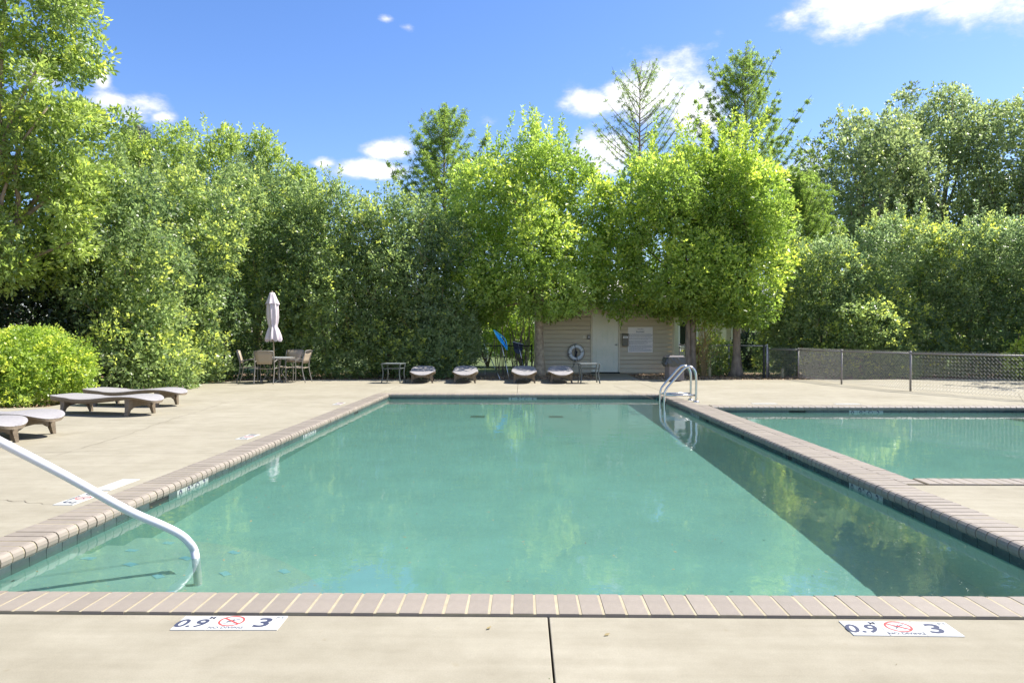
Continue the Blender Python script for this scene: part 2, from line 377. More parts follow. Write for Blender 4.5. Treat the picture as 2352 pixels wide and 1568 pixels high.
def wander(p0, p1, n, amp):
    p0, p1 = Vector(p0), Vector(p1); q = Vector((-(p1 - p0).y, (p1 - p0).x)).normalized(); o = []; d = 0
    for i in range(n + 1):
        d = d * .75 + random.uniform(-amp, amp); o.append(p0.lerp(p1, i / n) + q * (d if 0 < i < n else 0))
    return o
M['crack'] = mat('hairline_crack', (.17, .14, .10), .95)
def crack(a, b, n=22, amp=.03, w=.0035):
    ribbon(wander(gnd(*a).xy, gnd(*b).xy, n, amp), w, .0035).build('crack', M['crack'], deck)
crack((130, 1045), (390, 965)); crack((390, 965), (520, 925)); crack((0, 1150), (175, 1157)); crack((60, 1010), (250, 982), w=.0025)
crack((230, 1035), (0, 1042), w=.003, amp=.004); crack((520, 925), (640, 905), w=.0025);
crack((760, 888), (930, 900)); crack((870, 903), (925, 884)); crack((1410, 886), (1500, 916), w=.006, amp=.01)
crack((2339, 903.7), (2351, 924), 6, .005, .007); crack((1700, 885), (1860, 892), w=.003); crack((1930, 905), (2150, 915), w=.003)

# basins
def basin(name, x0, x1, y0, y1, zf, m, t=.016):
    X0, X1, Y0, Y1 = x0 - t, x1 + t, y0 - t, y1 + t; zt = -.045
    vs_ = [(X0, Y0, zt), (X1, Y0, zt), (X1, Y1, zt), (X0, Y1, zt), (X0, Y0, zf), (X1, Y0, zf), (X1, Y1, zf), (X0, Y1, zf)]
    return mesh_obj(name, vs_, [(4, 5, 6, 7), (0, 4, 7, 3), (1, 2, 6, 5), (2, 3, 7, 6), (0, 1, 5, 4)], m, kind='structure', caustic=True)
bas1 = basin('pool_basin', PX0, PX1, PY0, PY1, FLOOR, M['grout'])
bas2 = basin('pool_basin', QX0, QX1, QY0, QY1, -.92, M['grout'])
def water(name, x0, x1, y0, y1):
    n = 24; t = .016; vs_ = []; fs_ = []
    for j in range(n + 1):
        for i in range(n + 1): vs_.append((x0 - t + (x1 - x0 + 2 * t) * i / n, y0 - t + (y1 - y0 + 2 * t) * j / n, WZ))
    for j in range(n):
        for i in range(n): a = j * (n + 1) + i; fs_.append((a, a + 1, a + n + 2, a + n + 1))
    o = mesh_obj(name, vs_, fs_, M['water'], kind='structure', smooth=True); o.cycles.is_caustics_caster = True; return o
water('water', PX0, PX1, PY0, PY1); water('water', QX0, QX1, QY0, QY1)

# tiles along the waterline
def tile_mesh():
    b = MB().box(-.0745, .0745, -.006, .0, -.0745, .0745); me = bpy.data.meshes.new('tile'); me.from_pydata(b.v, [], b.f); me.materials.append(M['tile']); return me
TM = tile_mesh(); TZ = -.118; TP = .1535
def tile_row(parent, kind, a0, a1, c, rz, skip=()):
    n = int((a1 - a0) / TP); off = (a1 - a0 - n * TP) / 2
    for i in range(n):
        s_ = a0 + off + (i + .5) * TP
        if any(lo < s_ < hi for lo, hi in skip): continue
        loc = (s_, c, TZ) if kind == 'x' else (c, s_, TZ)
        inst('tile', TM, parent, loc, rz, True)
LM = (6.10, 6.10 + 4 * TP); RM = (5.95, 5.95 + 4 * TP)
lw, rw, fw, fw2 = PX0 - .014, PX1 + .014, PY1 + .014, QY1 + .014
MK = {}
def snap(a0, a1, target, cnt):           # span of cnt tiles nearest to the target
    n = int((a1 - a0) / TP); off = (a1 - a0 - n * TP) / 2; k = round((target - a0 - off) / TP); return (a0 + off + k * TP, a0 + off + (k + cnt) * TP)
MK['left'] = snap(PY0, PY1, 6.12, 4); MK['left2'] = snap(PY0, PY1, 9.6, 4); MK['right'] = snap(PY0, PY1, 5.95, 4); MK['right2'] = snap(PY0, PY1, 12.1, 4)
MK['far'] = snap(PX0, PX1, -.36, 4); MK['far2'] = snap(QX0, QX1, 5.85, 4)
SK_L = snap(PY0, PY1, 5.68, 2); SK_F2 = snap(QX0, QX1, 4.85, 2); SK_F3 = snap(QX0, QX1, 8.2, 2); SK_L2 = snap(PY0, PY1, 12.6, 2)
tile_row(bas1, 'y', PY0, PY1, lw, R(90), [MK['left'], MK['left2'], SK_L, SK_L2])
inl = [snap(PY0, PY1, t_, 1) for t_ in (11.4, 9.65, 7.98)]
tile_row(bas1, 'y', PY0, PY1, rw, R(-90), [MK['right'], MK['right2']] + inl)
tile_row(bas1, 'x', PX0, PX1, fw, 0, [MK['far']])
tile_row(bas2, 'x', QX0, QX1, fw2, 0, [MK['far2'], SK_F2])
def opening(parent, x0, x1, y0, y1, z0, z1): return MB().box(x0, x1, y0, y1, z0, z1).build('opening_shade_plate', M['dark'], parent, caustic=True)  # flat plate on the wall, the shade of the hole put into its colour
for (a, b) in (SK_L, SK_L2): opening(bas1, lw - .002, lw + .001, a + .004, b - .004, TZ - .07, TZ + .06)
for (a, b) in inl: opening(bas1, rw - .001, rw + .002, a + .01, b - .01, TZ - .06, TZ + .055)
opening(bas2, SK_F2[0] + .003, SK_F2[1] - .003, fw2 - .001, fw2 + .002, TZ - .07, TZ + .06)

# coping bricks
def prof(Lb, top=.011, ins=0):
    return [(0 + ins, -.068), (0 + ins, top - ins), (Lb - .036, top - ins), (Lb - .017, top - .005 - ins), (Lb - .004 - ins, top - .019), (Lb + .002 - ins, top - .038), (Lb - .001 - ins, top - .062), (Lb - .010, -.068)]
def extr(pr, w):
    n = len(pr); vs_ = [(-w / 2, y, z) for y, z in pr] + [(w / 2, y, z) for y, z in pr]
    return vs_, [tuple(range(n)), tuple(range(2 * n - 1, n - 1, -1))] + [(i, n + i, n + (i + 1) % n, (i + 1) % n) for i in range(n)]
def brick_mesh(Lb, w=.0915):
    v_, f_ = extr(prof(Lb), w); me = bpy.data.meshes.new('brick'); me.from_pydata(v_, [], f_); me.materials.append(M['brick']); me.update(); return me
BM = [brick_mesh(CW, w) for w in (.0885, .0875, .0895)]
BM2 = [brick_mesh(.185, w) for w in (.0885, .0875, .0895)]
def coping(meshes, Lb, length, origin, rz, pitch=.1016):
    # the row runs along local +x from the origin, noses point to local +y
    o = bpy.data.objects.new('pool_coping', None); link(o); o['kind'] = 'structure'; o.location = origin; o.rotation_euler.z = rz
    v_, f_ = extr([(y - (.0055 if y > Lb / 2 else -.001), z) for y, z in prof(Lb, .0088, 0)], length); MB().add([(x + length / 2, y, z) for x, y, z in v_], f_).build('mortar_bed', M['mortar'], o)
    n = int(length / pitch); pt = length / n
    for i in range(n):
        b = inst('brick', random.choice(meshes), o, ((i + .5) * pt, random.uniform(-.0025, .0025), random.uniform(-.0012, .0012)), random.uniform(-.006, .006))
        b.rotation_euler.x = random.uniform(-.004, .004)
    return o
coping(BM, CW, (PX1 + CW) - (PX0 - CW), (PX0 - CW, PY0 - CW, 0), 0)                       # near
coping(BM, CW, (PX1 + CW) - (PX0 - CW), (PX1 + CW, PY1 + CW, 0), R(180))                  # far
coping(BM, CW, PY1 - PY0 - .004, (PX0 - CW, PY1 - .002, 0), R(-90))                       # left
coping(BM, CW, PY1 - PY0 - .004, (PX1 + CW, PY0 + .002, 0), R(90))                        # right
coping(BM2, .185, QY1 + CW - (QY0 - CW), (PX1 + CW + .004, QY1 + CW, 0), R(-90))          # second row of the divider
coping(BM, CW, QX1 + CW - QX0 - .02, (QX0 + .01, QY0 - CW, 0), 0)
coping(BM, CW, QX1 + CW - QX0 - .02, (QX1 + CW - .01, QY1 + CW, 0), R(180))
coping(BM, CW, QY1 - QY0 - .004, (QX1 + CW, QY0 + .002, 0), R(90))
# solid divider between the two basins
MB().box(PX1 + .03, QX0 - .03, QY0 - CW, QY1 + CW, -1.1, -.056).build('pool_divider', M['mortar'], kind='structure')

# corner steps under water with small blue tiles
st = thing('pool_steps', 'curved white plaster steps with small blue tiles under the water beside the white handrail', 'steps', (PX0 - .016, PY0 - .016, 0))
def qdisc(r, z0, z1, n=18):
    return MB().prism([(0, 0)] + [(r * math.cos(R(90) * k / n), r * math.sin(R(90) * k / n)) for k in range(n + 1)], z0, z1)
M['step'] = mat('step_plaster', (.19, .30, .26), .7, var=.1, scale=3)
for r, z1 in ((2.0, -.83), (1.6, -.60), (1.2, -.36)):
    s_ = qdisc(r, FLOOR, z1).build('step', M['step'], st, caustic=True)
    for k in range(5):
        a = R(9 + 18 * k); t_ = MB().box(-.042, .042, -.025, .025, z1 + .001, z1 + .006).build('blue_tile', M['blue_tile'], st, caustic=True)
        t_.location = ((r - .09) * math.cos(a), (r - .09) * math.sin(a), 0); t_.rotation_euler.z = a + R(90)
for i_ in (-.83, .62):
    g_ = MB().box(-.13, .13, -.16, .16, 0, .012).build('main_drain', M['drain'], bas1, caustic=True); g_.location = (i_, 13.3, FLOOR)

# ------------------------------------------------------------------ lettering
def text_mesh(s_, size, name='numeral', shear=0):
    cu = bpy.data.curves.new(name, 'FONT'); cu.body = s_; cu.size = size; cu.align_x = 'CENTER'; cu.align_y = 'CENTER'; cu.shear = shear; cu.offset = size * .02; cu.resolution_u = 3
    o = bpy.data.objects.new(name, cu); COL.objects.link(o); bpy.context.view_layer.update()
    me = bpy.data.meshes.new_from_object(o); COL.objects.unlink(o); bpy.data.objects.remove(o); return me
def put_text(parent, s_, size, x, y, z, m, name='numeral', shear=0, sx=1, caustic=False):
    me = text_mesh(s_, size, name, shear); me.materials.clear(); me.materials.append(m)
    o = bpy.data.objects.new(name, me); link(o, parent); o.location = (x, y, z); o.scale = (sx, 1, 1)
    if caustic: o.cycles.is_caustics_receiver = True
    return o
def ring_sym(parent, cx, cy, r, z, m=None, caustic=False, fig=True):
    b = MB(); n = 28; vs_ = []
    for k in range(n):
        a = 2 * math.pi * k / n
        vs_ += [(cx + r * math.cos(a), cy + r * math.sin(a), z), (cx + r * .84 * math.cos(a), cy + r * .84 * math.sin(a), z)]
    b.add(vs_, [(2 * k, 2 * ((k + 1) % n), 2 * ((k + 1) % n) + 1, 2 * k + 1) for k in range(n)])
    a = R(-38); q = Vector((math.cos(a), math.sin(a), 0)) * r * .86; w = Vector((-math.sin(a), math.cos(a), 0)) * r * .075; c = Vector((cx, cy, z + .0006))
    b.add([c - q - w, c + q - w, c + q + w, c - q + w], [(0, 1, 2, 3)])
    o = b.build('no_diving_ring', m or M['red'], parent, caustic=caustic)
    if fig:                                # diver figure: body, arms, legs, head and two wave strokes
        f = MB()
        def bar(x0, y0, x1, y1, w):
            p, q_ = Vector((cx + x0 * r, cy + y0 * r, z + .0003)), Vector((cx + x1 * r, cy + y1 * r, z + .0003)); t = (q_ - p).normalized(); s = Vector((-t.y, t.x, 0)) * w * r
            f.add([p - s, q_ - s, q_ + s, p + s], [(0, 1, 2, 3)])
        bar(.15, .15, -.1, -.1, .07); bar(.15, .15, .55, .38, .045); bar(-.1, -.1, -.4, -.05, .035); bar(-.1, -.1, -.3, -.35, .035); bar(-.02, .02, .1, .35, .03)
        bar(-.6, -.42, -.2, -.5, .02); bar(.1, -.5, .5, -.42, .02); bar(.0, .6, .4, .62, .015)
        f.build('diver_figure', M['ink'], parent, caustic=caustic)
    return o
def deck_marker(label, loc, rz, rows=1, group='depth markers set in the deck', order=('0.9', 'ring', '3')):
    t = thing('depth_marker', label, 'depth marker', loc, rz, group)
    for i, k in enumerate(order):
        x = (i - 1) * .1525
        tl = MB().box(-.0752, .0752, -.0755, .0755, -.004, .0045).build('marker_tile', M['white_tile'], t, bevel=.0015); tl.location.x = x
        if k == '0.9':
            put_text(t, '0.9', .118, x - .016, -.012, .0052, M['ink'], sx=.95, shear=.12); put_text(t, 'M', .038, x + .056, .05, .0052, M['ink'], 'unit_letter')
        elif k == 'ring':
            ring_sym(t, x, .016, .056, .0052); put_text(t, 'NO DIVING', .029, x, -.056, .0052, M['ink'], 'caption')
        elif k == '3':
            put_text(t, '3', .135, x - .012, -.006, .0052, M['ink'], sx=1.15, shear=.08); put_text(t, 'FT', .036, x + .05, .05, .0052, M['grey_ink'], 'unit_letter')
        elif k == '4':
            put_text(t, '4', .115, x - .012, -.006, .0052, M['ink']); put_text(t, 'FT', .036, x + .05, .05, .0052, M['grey_ink'], 'unit_letter')
    return t
deck_marker('marker tiles 0.9 M NO DIVING 3 FT in the near deck, left of joint', (-1.27, 3.10, 0), R(.8))
deck_marker('marker tiles 0.9 M NO DIVING 3 FT in the near deck, right of joint', (1.61, 3.08, 0), R(-.8))
deck_marker('white marker tiles with sideways numeral 3 under the white handrail', (-3.41, 5.50, 0), R(-90), order=('0.9', 'ring', '3'))
deck_marker('blank white marker tiles on the left deck, just beyond the handrail', (-3.43, 6.02, 0), R(-90), order=('', '', ''))
deck_marker('faded white marker tiles halfway along the left edge of the pool', (-3.44, 8.95, 0), R(-90))
deck_marker('pale marker tiles near the far left corner of the pool', (-3.46, 13.5, 0), R(-90), order=('0.9', 'ring', '4'))
deck_marker('white marker tiles cut by the right edge of the photo, beside the brick coping', (3.40, 4.55, 0), R(90))
deck_marker('pale marker tiles on the deck behind the small pool, left one of two', (4.56, 13.62, 0), R(180), order=('', '', ''))
deck_marker('pale marker tiles on the deck behind the small pool, right one of two', (6.1, 13.58, 0), R(180), order=('', '', ''))

def wall_marker(span, c, kind, rz, txt, basin_):
    # white tiles in the band; local x along the wall, local y up
    mid = (span[0] + span[1]) / 2
    piv = bpy.data.objects.new('wall_marker', None); link(piv, basin_)
    piv.location = (mid, c, TZ) if kind == 'x' else (c, mid, TZ)
    piv.rotation_euler = (R(90), 0, rz)
    wd = (span[1] - span[0]) / 4
    vs_ = MB()
    for i, k in enumerate(txt):
        x = (i - 1.5) * wd
        vs_.box(x - wd / 2 + .0025, x + wd / 2 - .0025, -.0745, .0745, -.004, .004)
    vs_.build('marker_tile', M['wall_white'], piv, caustic=True)
    g = MB()
    for i, k in enumerate(txt):
        x = (i - 1.5) * wd
        if k == 'ring':
            n = 20; v_ = []
            for q in range(n):
                a = 2 * math.pi * q / n; v_ += [(x + .052 * math.cos(a), .052 * math.sin(a), .0048), (x + .042 * math.cos(a), .042 * math.sin(a), .0048)]
            g.add(v_, [(2 * q, 2 * ((q + 1) % n), 2 * ((q + 1) % n) + 1, 2 * q + 1) for q in range(n)])
            g.add([(x - .036, .03, .0052), (x - .03, .036, .0052), (x + .036, -.03, .0052), (x + .03, -.036, .0052)], [(0, 1, 2, 3)])
        else:
            big, small = k
            me = text_mesh(big, .125); g.add([(v.co.x + x - (.016 if small else 0), v.co.y, .0048) for v in me.vertices], [tuple(p.vertices) for p in me.polygons])
            if small:
                me = text_mesh(small, .042); g.add([(v.co.x + x + .048, v.co.y + .045, .0048) for v in me.vertices], [tuple(p.vertices) for p in me.polygons])
    g.build('marker_print', M['ink'], piv, caustic=True)
T9 = (('0.', ''), ('9', 'M'), 'ring', ('3', 'FT')); T12 = (('1.', ''), ('2', 'M'), 'ring', ('4', 'FT'))
wall_marker(MK['left'], lw, 'y', R(90), T9, bas1); wall_marker(MK['left2'], lw, 'y', R(90), T9, bas1)
wall_marker(MK['right'], rw, 'y', R(-90), T9, bas1); wall_marker(MK['right2'], rw, 'y', R(-90), T9, bas1)
wall_marker(MK['far'], fw, 'x', 0, T12, bas1); wall_marker(MK['far2'], fw2, 'x', 0, T9, bas2)

# ================================================================== POOL FITTINGS
hr = thing('handrail', 'white tubular handrail curving down into the near left corner of the pool', 'handrail', (0, 0, 0))
a0 = gnd(450, 1281, WZ); p_end = at(0, 1014, 3.78)
d_ = (p_end - Vector((-2.1, 4.3, .12)))
path = [(a0.x, a0.y, -.38), (a0.x, a0.y, -.2), (a0.x, a0.y, -.08)]
pA = at(446, 1264, 4.37); pB = at(434, 1245, 4.345); pC = at(414, 1227, 4.32); pD = at(375, 1207, 4.27); pD2 = at(289, 1169, 4.16); pE = at(150, 1092, 3.97)
ext = pE + (p_end - pE) * 2.4
path = smooth_path([Vector((a0.x + .02, a0.y, -.9)), Vector((a0.x + .005, a0.y, -.30)), Vector((a0.x, a0.y, -.13)), pA, pB, pC, pD, pD2, pE, p_end, ext, ext + Vector((-.16, -.04, .02)), ext + Vector((-.26, -.06, -.12)), Vector((ext.x - .28, ext.y - .07, .3)), Vector((ext.x - .28, ext.y - .07, 0))], 7)
MB().tube(path, .0245, 20).build('rail', M['white_paint'], hr, smooth=True, caustic=True)
MB().lathe([(.0262, .0), (.05, .0), (.05, .012), (.027, .02)], 16, (ext.x - .28, ext.y - .07, 0)).build('floor_flange', M['white_paint'], hr, smooth=True)

ld = thing('pool_ladder', 'curved stainless steel pool ladder at the far right corner of the pool', 'ladder', (0, 0, 0))
for yy in (13.98, 14.42):
    pth = smooth_path([(3.37, yy, 0), (3.37, yy, .28), (3.37, yy, .48), (3.345, yy, .60), (3.275, yy, .675), (3.19, yy, .68), (3.11, yy, .62), (2.98, yy, .47), (2.84, yy, .31), (2.78, yy, .22), (2.76, yy, .10), (2.76, yy, -.25), (2.76, yy, -.95)], 5)
    MB().tube(pth, .024, 12).build('side_rail', M['steel'], ld, smooth=True, caustic=True)
    MB().tube([(2.76, yy, .13), (3.36, yy, .13)], .019, 10).build('crossbar', M['steel'], ld, smooth=True)
    MB().lathe([(.024, .028), (.05, .022), (.062, .002), (.062, 0)], 16, (3.37, yy, 0.001)).build('floor_flange', M['steel'], ld, smooth=True)
for zz in (-.22, -.47, -.72):
    MB().box(2.72, 2.80, 14.0, 14.40, zz - .012, zz + .012).build('tread', M['steel'], ld, caustic=True, bevel=.004)

# ================================================================== FURNITURE
def make_lounger(lift=0.0):
    t = thing('sun_lounger', 'x', 'sun lounger', (0, 0, 0))
    n, mW = 40, 10; Ln = 2.03
    def zt(s):                           # s: 0 head .. 1 foot
        z = .30 + .028 * math.cos((s - .80) * 2 * math.pi * 1.25) * (1 if s > .3 else .6) - .05 * max(0, (s - .86) / .14) ** 2
        z += lift * max(0, (.45 - s) / .45) ** 1.1 - .015 * max(0, (.10 - s) / .10) ** 2
        return z
    def hw(s):
        a = abs(2 * s - 1); w = .35 * (1 - a ** 5.5) ** (1 / 2.1)
        return max(w * (1.0 - .04 * math.cos(s * 2 * math.pi)), .02)
    v_, f_ = [], []
    for i in range(n + 1):
        s = i / n; s2 = .5 - .5 * math.cos(math.pi * s); x = (s2 - .5) * Ln
        for j in range(mW + 1):
            u = (j / mW * 2 - 1); v_.append((x, u * hw(s2), zt(s2) - .012 * (1 - u * u) - .012 * max(0, abs(u) - .85) / .15))
    for i in range(n):
        for j in range(mW): a = i * (mW + 1) + j; f_.append((a, a + mW + 1, a + mW + 2, a + 1))
    mesh_obj('woven_top', v_, f_, M['wicker'], t, smooth=True)
    b = MB(); v_ = []; f_ = []
    for i in range(n + 1):
        s = i / n; s2 = .5 - .5 * math.cos(math.pi * s); x = (s2 - .5) * Ln; th = .074 - .038 * min(1, max(0, (s2 - .55) / .35)); w = hw(s2)
        zz = zt(s2) - .013
        v_ += [(x, -w, zz), (x, -w + .01, zz - th * .5), (x, -w * .86, zz - th), (x, w * .86, zz - th), (x, w - .01, zz - th * .5), (x, w, zz)]
    for i in range(n):
        for k in range(5): a = i * 6 + k; f_.append((a, a + 1, a + 7, a + 6))
    f_ += [(5, 4, 3, 2, 1, 0), tuple(n * 6 + k for k in range(6))]
    mesh_obj('woven_apron', v_, f_, M['wicker_side'], t, smooth=False)
    for sx, sw in ((-.60, .5), (.66, .44)):
        zz = zt(sx / Ln + .5) - .05
        arch = [(-.27, zz), (-.26, 0)]
        outer = [(-.26, zz), (-.30, .0), (-.235, .0), (-.20, .10), (-.15, .135), (0, .15), (.15, .135), (.20, .10), (.235, .0), (.30, .0), (.26, zz)]
        bb = MB(); k = len(outer)
        # bracket between the legs
        br = [(-.215, zz), (-.20, .105), (-.14, .14), (0, .155), (.14, .14), (.20, .105), (.215, zz)]
        q = len(br); bb.add([(sx - .02, y, z) for y, z in br] + [(sx + .02, y, z) for y, z in br], [tuple(range(q - 1, -1, -1)), tuple(range(q, 2 * q))] + [(i, (i + 1) % q, q + (i + 1) % q, q + i) for i in range(q)])
        bb.build('arched_bracket', M['wicker_side'], t)
        for sg in (-1, 1):
            lb = MB(); pts = [(sg * .24, zz, .046), (sg * .25, zz * .5, .036), (sg * .29, 0, .022)]; vs_ = []
            for (y, z, r_) in pts: vs_ += [(sx - r_, y - r_, z), (sx + r_, y - r_, z), (sx + r_, y + r_, z), (sx - r_, y + r_, z)]
            fs_ = [(4 * i + k2, 4 * i + (k2 + 1) % 4, 4 * i + 4 + (k2 + 1) % 4, 4 * i + 4 + k2) for i in range(2) for k2 in range(4)] + [(3, 2, 1, 0), (8, 9, 10, 11)]
            lb.add(vs_, fs_).build('leg', M['wicker_side'], t)
    return t
lA = make_lounger()
for i, (x, y, rz, lab) in enumerate([
    (-7.15, 13.15, -10, 'grey woven wavy lounger farthest back in the left group, beside the clipped bush'),
    (-6.80, 11.65, -14, 'grey woven wavy lounger in full view at left, second farthest from the camera'),
    (-6.79, 9.10, -14, 'grey woven lounger cut by the left frame edge, only its foot half showing'),
    (-6.74, 8.34, -14, 'grey woven lounger with only its foot tip showing at the left frame edge')]):
    o = lA if i == 0 else copy_tree(lA); o.location = (x, y, 0); o.rotation_euler.z = R(rz); tag(o, lab, 'sun lounger', 'sun loungers on the left deck')
lB = make_lounger(.12)
for i, (x, y, rz, lab) in enumerate([
    (-2.83, 20.35, -84, 'pale wicker lounger beside the left side table in front of the hedge'),
    (-1.62, 20.35, -87, 'pale wicker lounger left of the leaning net poles, second from the left table'),
    (.05, 20.35, -90, 'pale wicker lounger below the dark leaf rake, left of the tree trunk'),
    (1.08, 20.35, -91, 'pale wicker lounger below the life ring, right next to the dark side table')]):
    o = lB if i == 0 else copy_tree(lB); o.location = (x, y, 0); o.rotation_euler.z = R(rz); tag(o, lab, 'sun lounger', 'sun loungers in a row at the far deck edge')

def make_side_table():
    t = thing('side_table', 'x', 'side table')
    w, h = .26, .54
    MB().box(-w + .02, w - .02, -w + .02, w - .02, h - .012, h - .004).build('glass_top', M['glass'], t)
    b = MB()
    for a, c in (((-w, -w), (w, -w)), ((w, -w), (w, w)), ((w, w), (-w, w)), ((-w, w), (-w, -w))): b.tube([(a[0], a[1], h - .01), (c[0], c[1], h - .01)], .016, 8)
    b.build('top_frame', M['greenframe'], t)
    b = MB()
    for a, c in (((-w + .03, -w + .03), (w - .03, -w + .03)), ((w - .03, -w + .03), (w - .03, w - .03)), ((w - .03, w - .03), (-w + .03, w - .03)), ((-w + .03, w - .03), (-w + .03, -w + .03))): b.tube([(a[0], a[1], h - .14), (c[0], c[1], h - .14)], .012, 8)
    b.build('stretcher', M['greenframe'], t)
    for sx in (-1, 1):
        for sy in (-1, 1):
            MB().tube(smooth_path([(sx * w, sy * w, h), (sx * (w - .025), sy * (w - .025), h * .66), (sx * (w - .03), sy * (w - .03), h * .4), (sx * (w + .005), sy * (w + .005), 0)], 4), .018, 8).build('leg', M['greenframe'], t, smooth=True)
    return t
tb = make_side_table(); tb.location = (-3.57, 19.85, 0); tb.rotation_euler.z = R(-6); tag(tb, 'grey green metal side table at the left end of the far lounger row', 'side table', 'square metal side tables')
tb2 = copy_tree(tb); tb2.location = (1.83, 19.8, 0); tb2.rotation_euler.z = R(3); tag(tb2, 'dark metal side table standing in front of the shed door', 'side table', 'square metal side tables')

TX, TY = -6.95, 20.05
dt = thing('patio_table', 'round grey patio table with a closed parasol through its middle', 'table', (TX, TY, 0))
MB().lathe([(0, .672), (.50, .672), (.535, .678), (.535, .694), (.50, .70), (.02, .70)], 32).build('table_top', M['glass'], dt, smooth=False)
MB().lathe([(.535, .665), (.552, .665), (.552, .703), (.535, .703), (.535, .665)], 32).build('top_rim', M['frame'], dt)
for k in range(4):
    a = R(45 + 90 * k); c, s_ = math.cos(a), math.sin(a)
    MB().tube(smooth_path([(.38 * c, .38 * s_, .67), (.30 * c, .30 * s_, .45), (.2 * c, .2 * s_, .3), (.30 * c, .30 * s_, .12), (.42 * c, .42 * s_, 0)], 4), .016, 8).build('leg', M['frame'], dt, smooth=True)
um = thing('parasol', 'closed off-white parasol standing through the round patio table', 'parasol', (TX, TY, 0)); um.rotation_euler = (0, R(-1.6), 0)
MB().tube([(0, 0, .04), (0, 0, 2.5)], .019, 10).build('pole', M['pole'], um, smooth=True)
MB().lathe([(0, .09), (.05, .09), (.06, .05), (.22, .035), (.24, 0), (0, 0)], 20).build('base', M['greenframe'], um)
def folds(prof_, seg=48, lobes=8, ph=0):
    b = MB(); v_ = []
    for i, (r, z, amp) in enumerate(prof_):
        for k in range(seg):
            a = 2 * math.pi * k / seg; rr = r * (1 + amp * math.cos(lobes * a + ph + .5 * math.sin(3 * z))) + .006 * math.sin(13 * a + z * 5)
            v_.append((rr * math.cos(a), rr * math.sin(a), z + (amp * .12 * r / .15 * math.sin(lobes * a) if i == 0 else 0)))
    f_ = [(i * seg + k, i * seg + (k + 1) % seg, (i + 1) * seg + (k + 1) % seg, (i + 1) * seg + k) for i in range(len(prof_) - 1) for k in range(seg)]
    return b.add(v_, f_)
folds([(.20, 1.17, .26), (.205, 1.21, .25), (.185, 1.32, .22), (.15, 1.46, .16), (.118, 1.54, .10), (.112, 1.57, .06), (.135, 1.66, .12), (.158, 1.82, .12), (.165, 2.0, .10), (.158, 2.18, .08), (.13, 2.28, .06)]).build('canopy', M['canvas'], um, smooth=True)
folds([(.185, 2.19, .12), (.175, 2.22, .12), (.13, 2.32, .10), (.095, 2.42, .08), (.066, 2.50, .05), (.03, 2.515, .0), (.0, 2.52, 0)], ph=.4).build('top_vent', M['canvas'], um, smooth=True)
MB().lathe([(.0, 2.56), (.022, 2.55), (.03, 2.53), (.02, 2.51), (0, 2.51)], 10).build('finial', M['pole'], um, smooth=True)
tieb = folds([(.118, 1.545, .08), (.122, 1.56, .08), (.118, 1.575, .08)]).build('tie_strap', M['canvas'], um)

def make_chair():                         # faces local +x
    t = thing('patio_chair', 'x', 'patio chair')
    for sy in (-1, 1):
        y = sy * .26
        MB().tube(smooth_path([(-.30, y, 0), (-.24, y, .22), (-.205, y, .43), (-.225, y, .62), (-.30, y * .98, .88)], 5), .0135, 8).build('back_leg', M['frame'], t, smooth=True)
        MB().tube(smooth_path([(.27, y, 0), (.255, y, .25), (.265, y, .5), (.235, y, .60), (.16, y, .635), (0, y, .635), (-.14, y, .60), (-.225, y, .60)], 5), .0135, 8).build('arm_and_front_leg', M['frame'], t, smooth=True)
        MB().tube(smooth_path([(.26, y * .93, .40), (.1, y * .93, .425), (-.1, y * .93, .405), (-.21, y * .93, .415)], 4), .012, 8).build('seat_rail', M['frame'], t, smooth=True)
    MB().tube([(-.30, -.26, .88), (-.315, -.1, .893), (-.315, .1, .893), (-.30, .26, .88)], .013, 8).build('top_rail', M['frame'], t, smooth=True)
    v_, f_ = [], []
    sec = [(-.300, .878, .25), (-.262, .76, .235), (-.228, .64, .215), (-.215, .53, .205)]
    for x, z, w in sec:
        for k in range(5): v_.append((x + .012 * (1 - ((k - 2) / 2) ** 2), -w + 2 * w * k / 4, z))
    for i in range(3):
        for k in range(4): f_.append((i * 5 + k, i * 5 + k + 1, i * 5 + k + 6, i * 5 + k + 5))
    o = mesh_obj('backrest_sling', v_, f_, M['sling'], t, smooth=True); sm = o.modifiers.new('thick', 'SOLIDIFY'); sm.thickness = .004
    v_, f_ = [], []
    for i, (x, z) in enumerate([(.26, .402), (.1, .418), (-.05, .405), (-.2, .415)]):
        for k in range(5): v_.append((x, -.235 + .47 * k / 4, z - .012 * (1 - ((k - 2) / 2) ** 2)))
    for i in range(3):
        for k in range(4): f_.append((i * 5 + k, i * 5 + k + 1, i * 5 + k + 6, i * 5 + k + 5))
    o = mesh_obj('seat_sling', v_, f_, M['sling'], t, smooth=True); sm = o.modifiers.new('thick', 'SOLIDIFY'); sm.thickness = .004
    return t
c0 = make_chair()
for i, (x, y, rz, lab) in enumerate([
    (TX - .72, TY + .02, 12, 'metal patio chair left of the round table, turned towards it'),
    (TX - .02, TY - .55, 92, 'patio chair in front of the round table, its tan sling back to the viewer'),
    (TX + .66, TY + .03, 176, 'metal patio chair right of the round table, facing left'),
    (TX + .22, TY + .72, -96, 'patio chair behind the round table with its back against the hedge')]):
    o = c0 if i == 0 else copy_tree(c0); o.location = (x, y, 0); o.rotation_euler.z = R(rz); tag(o, lab, 'patio chair', 'chairs around the round table')

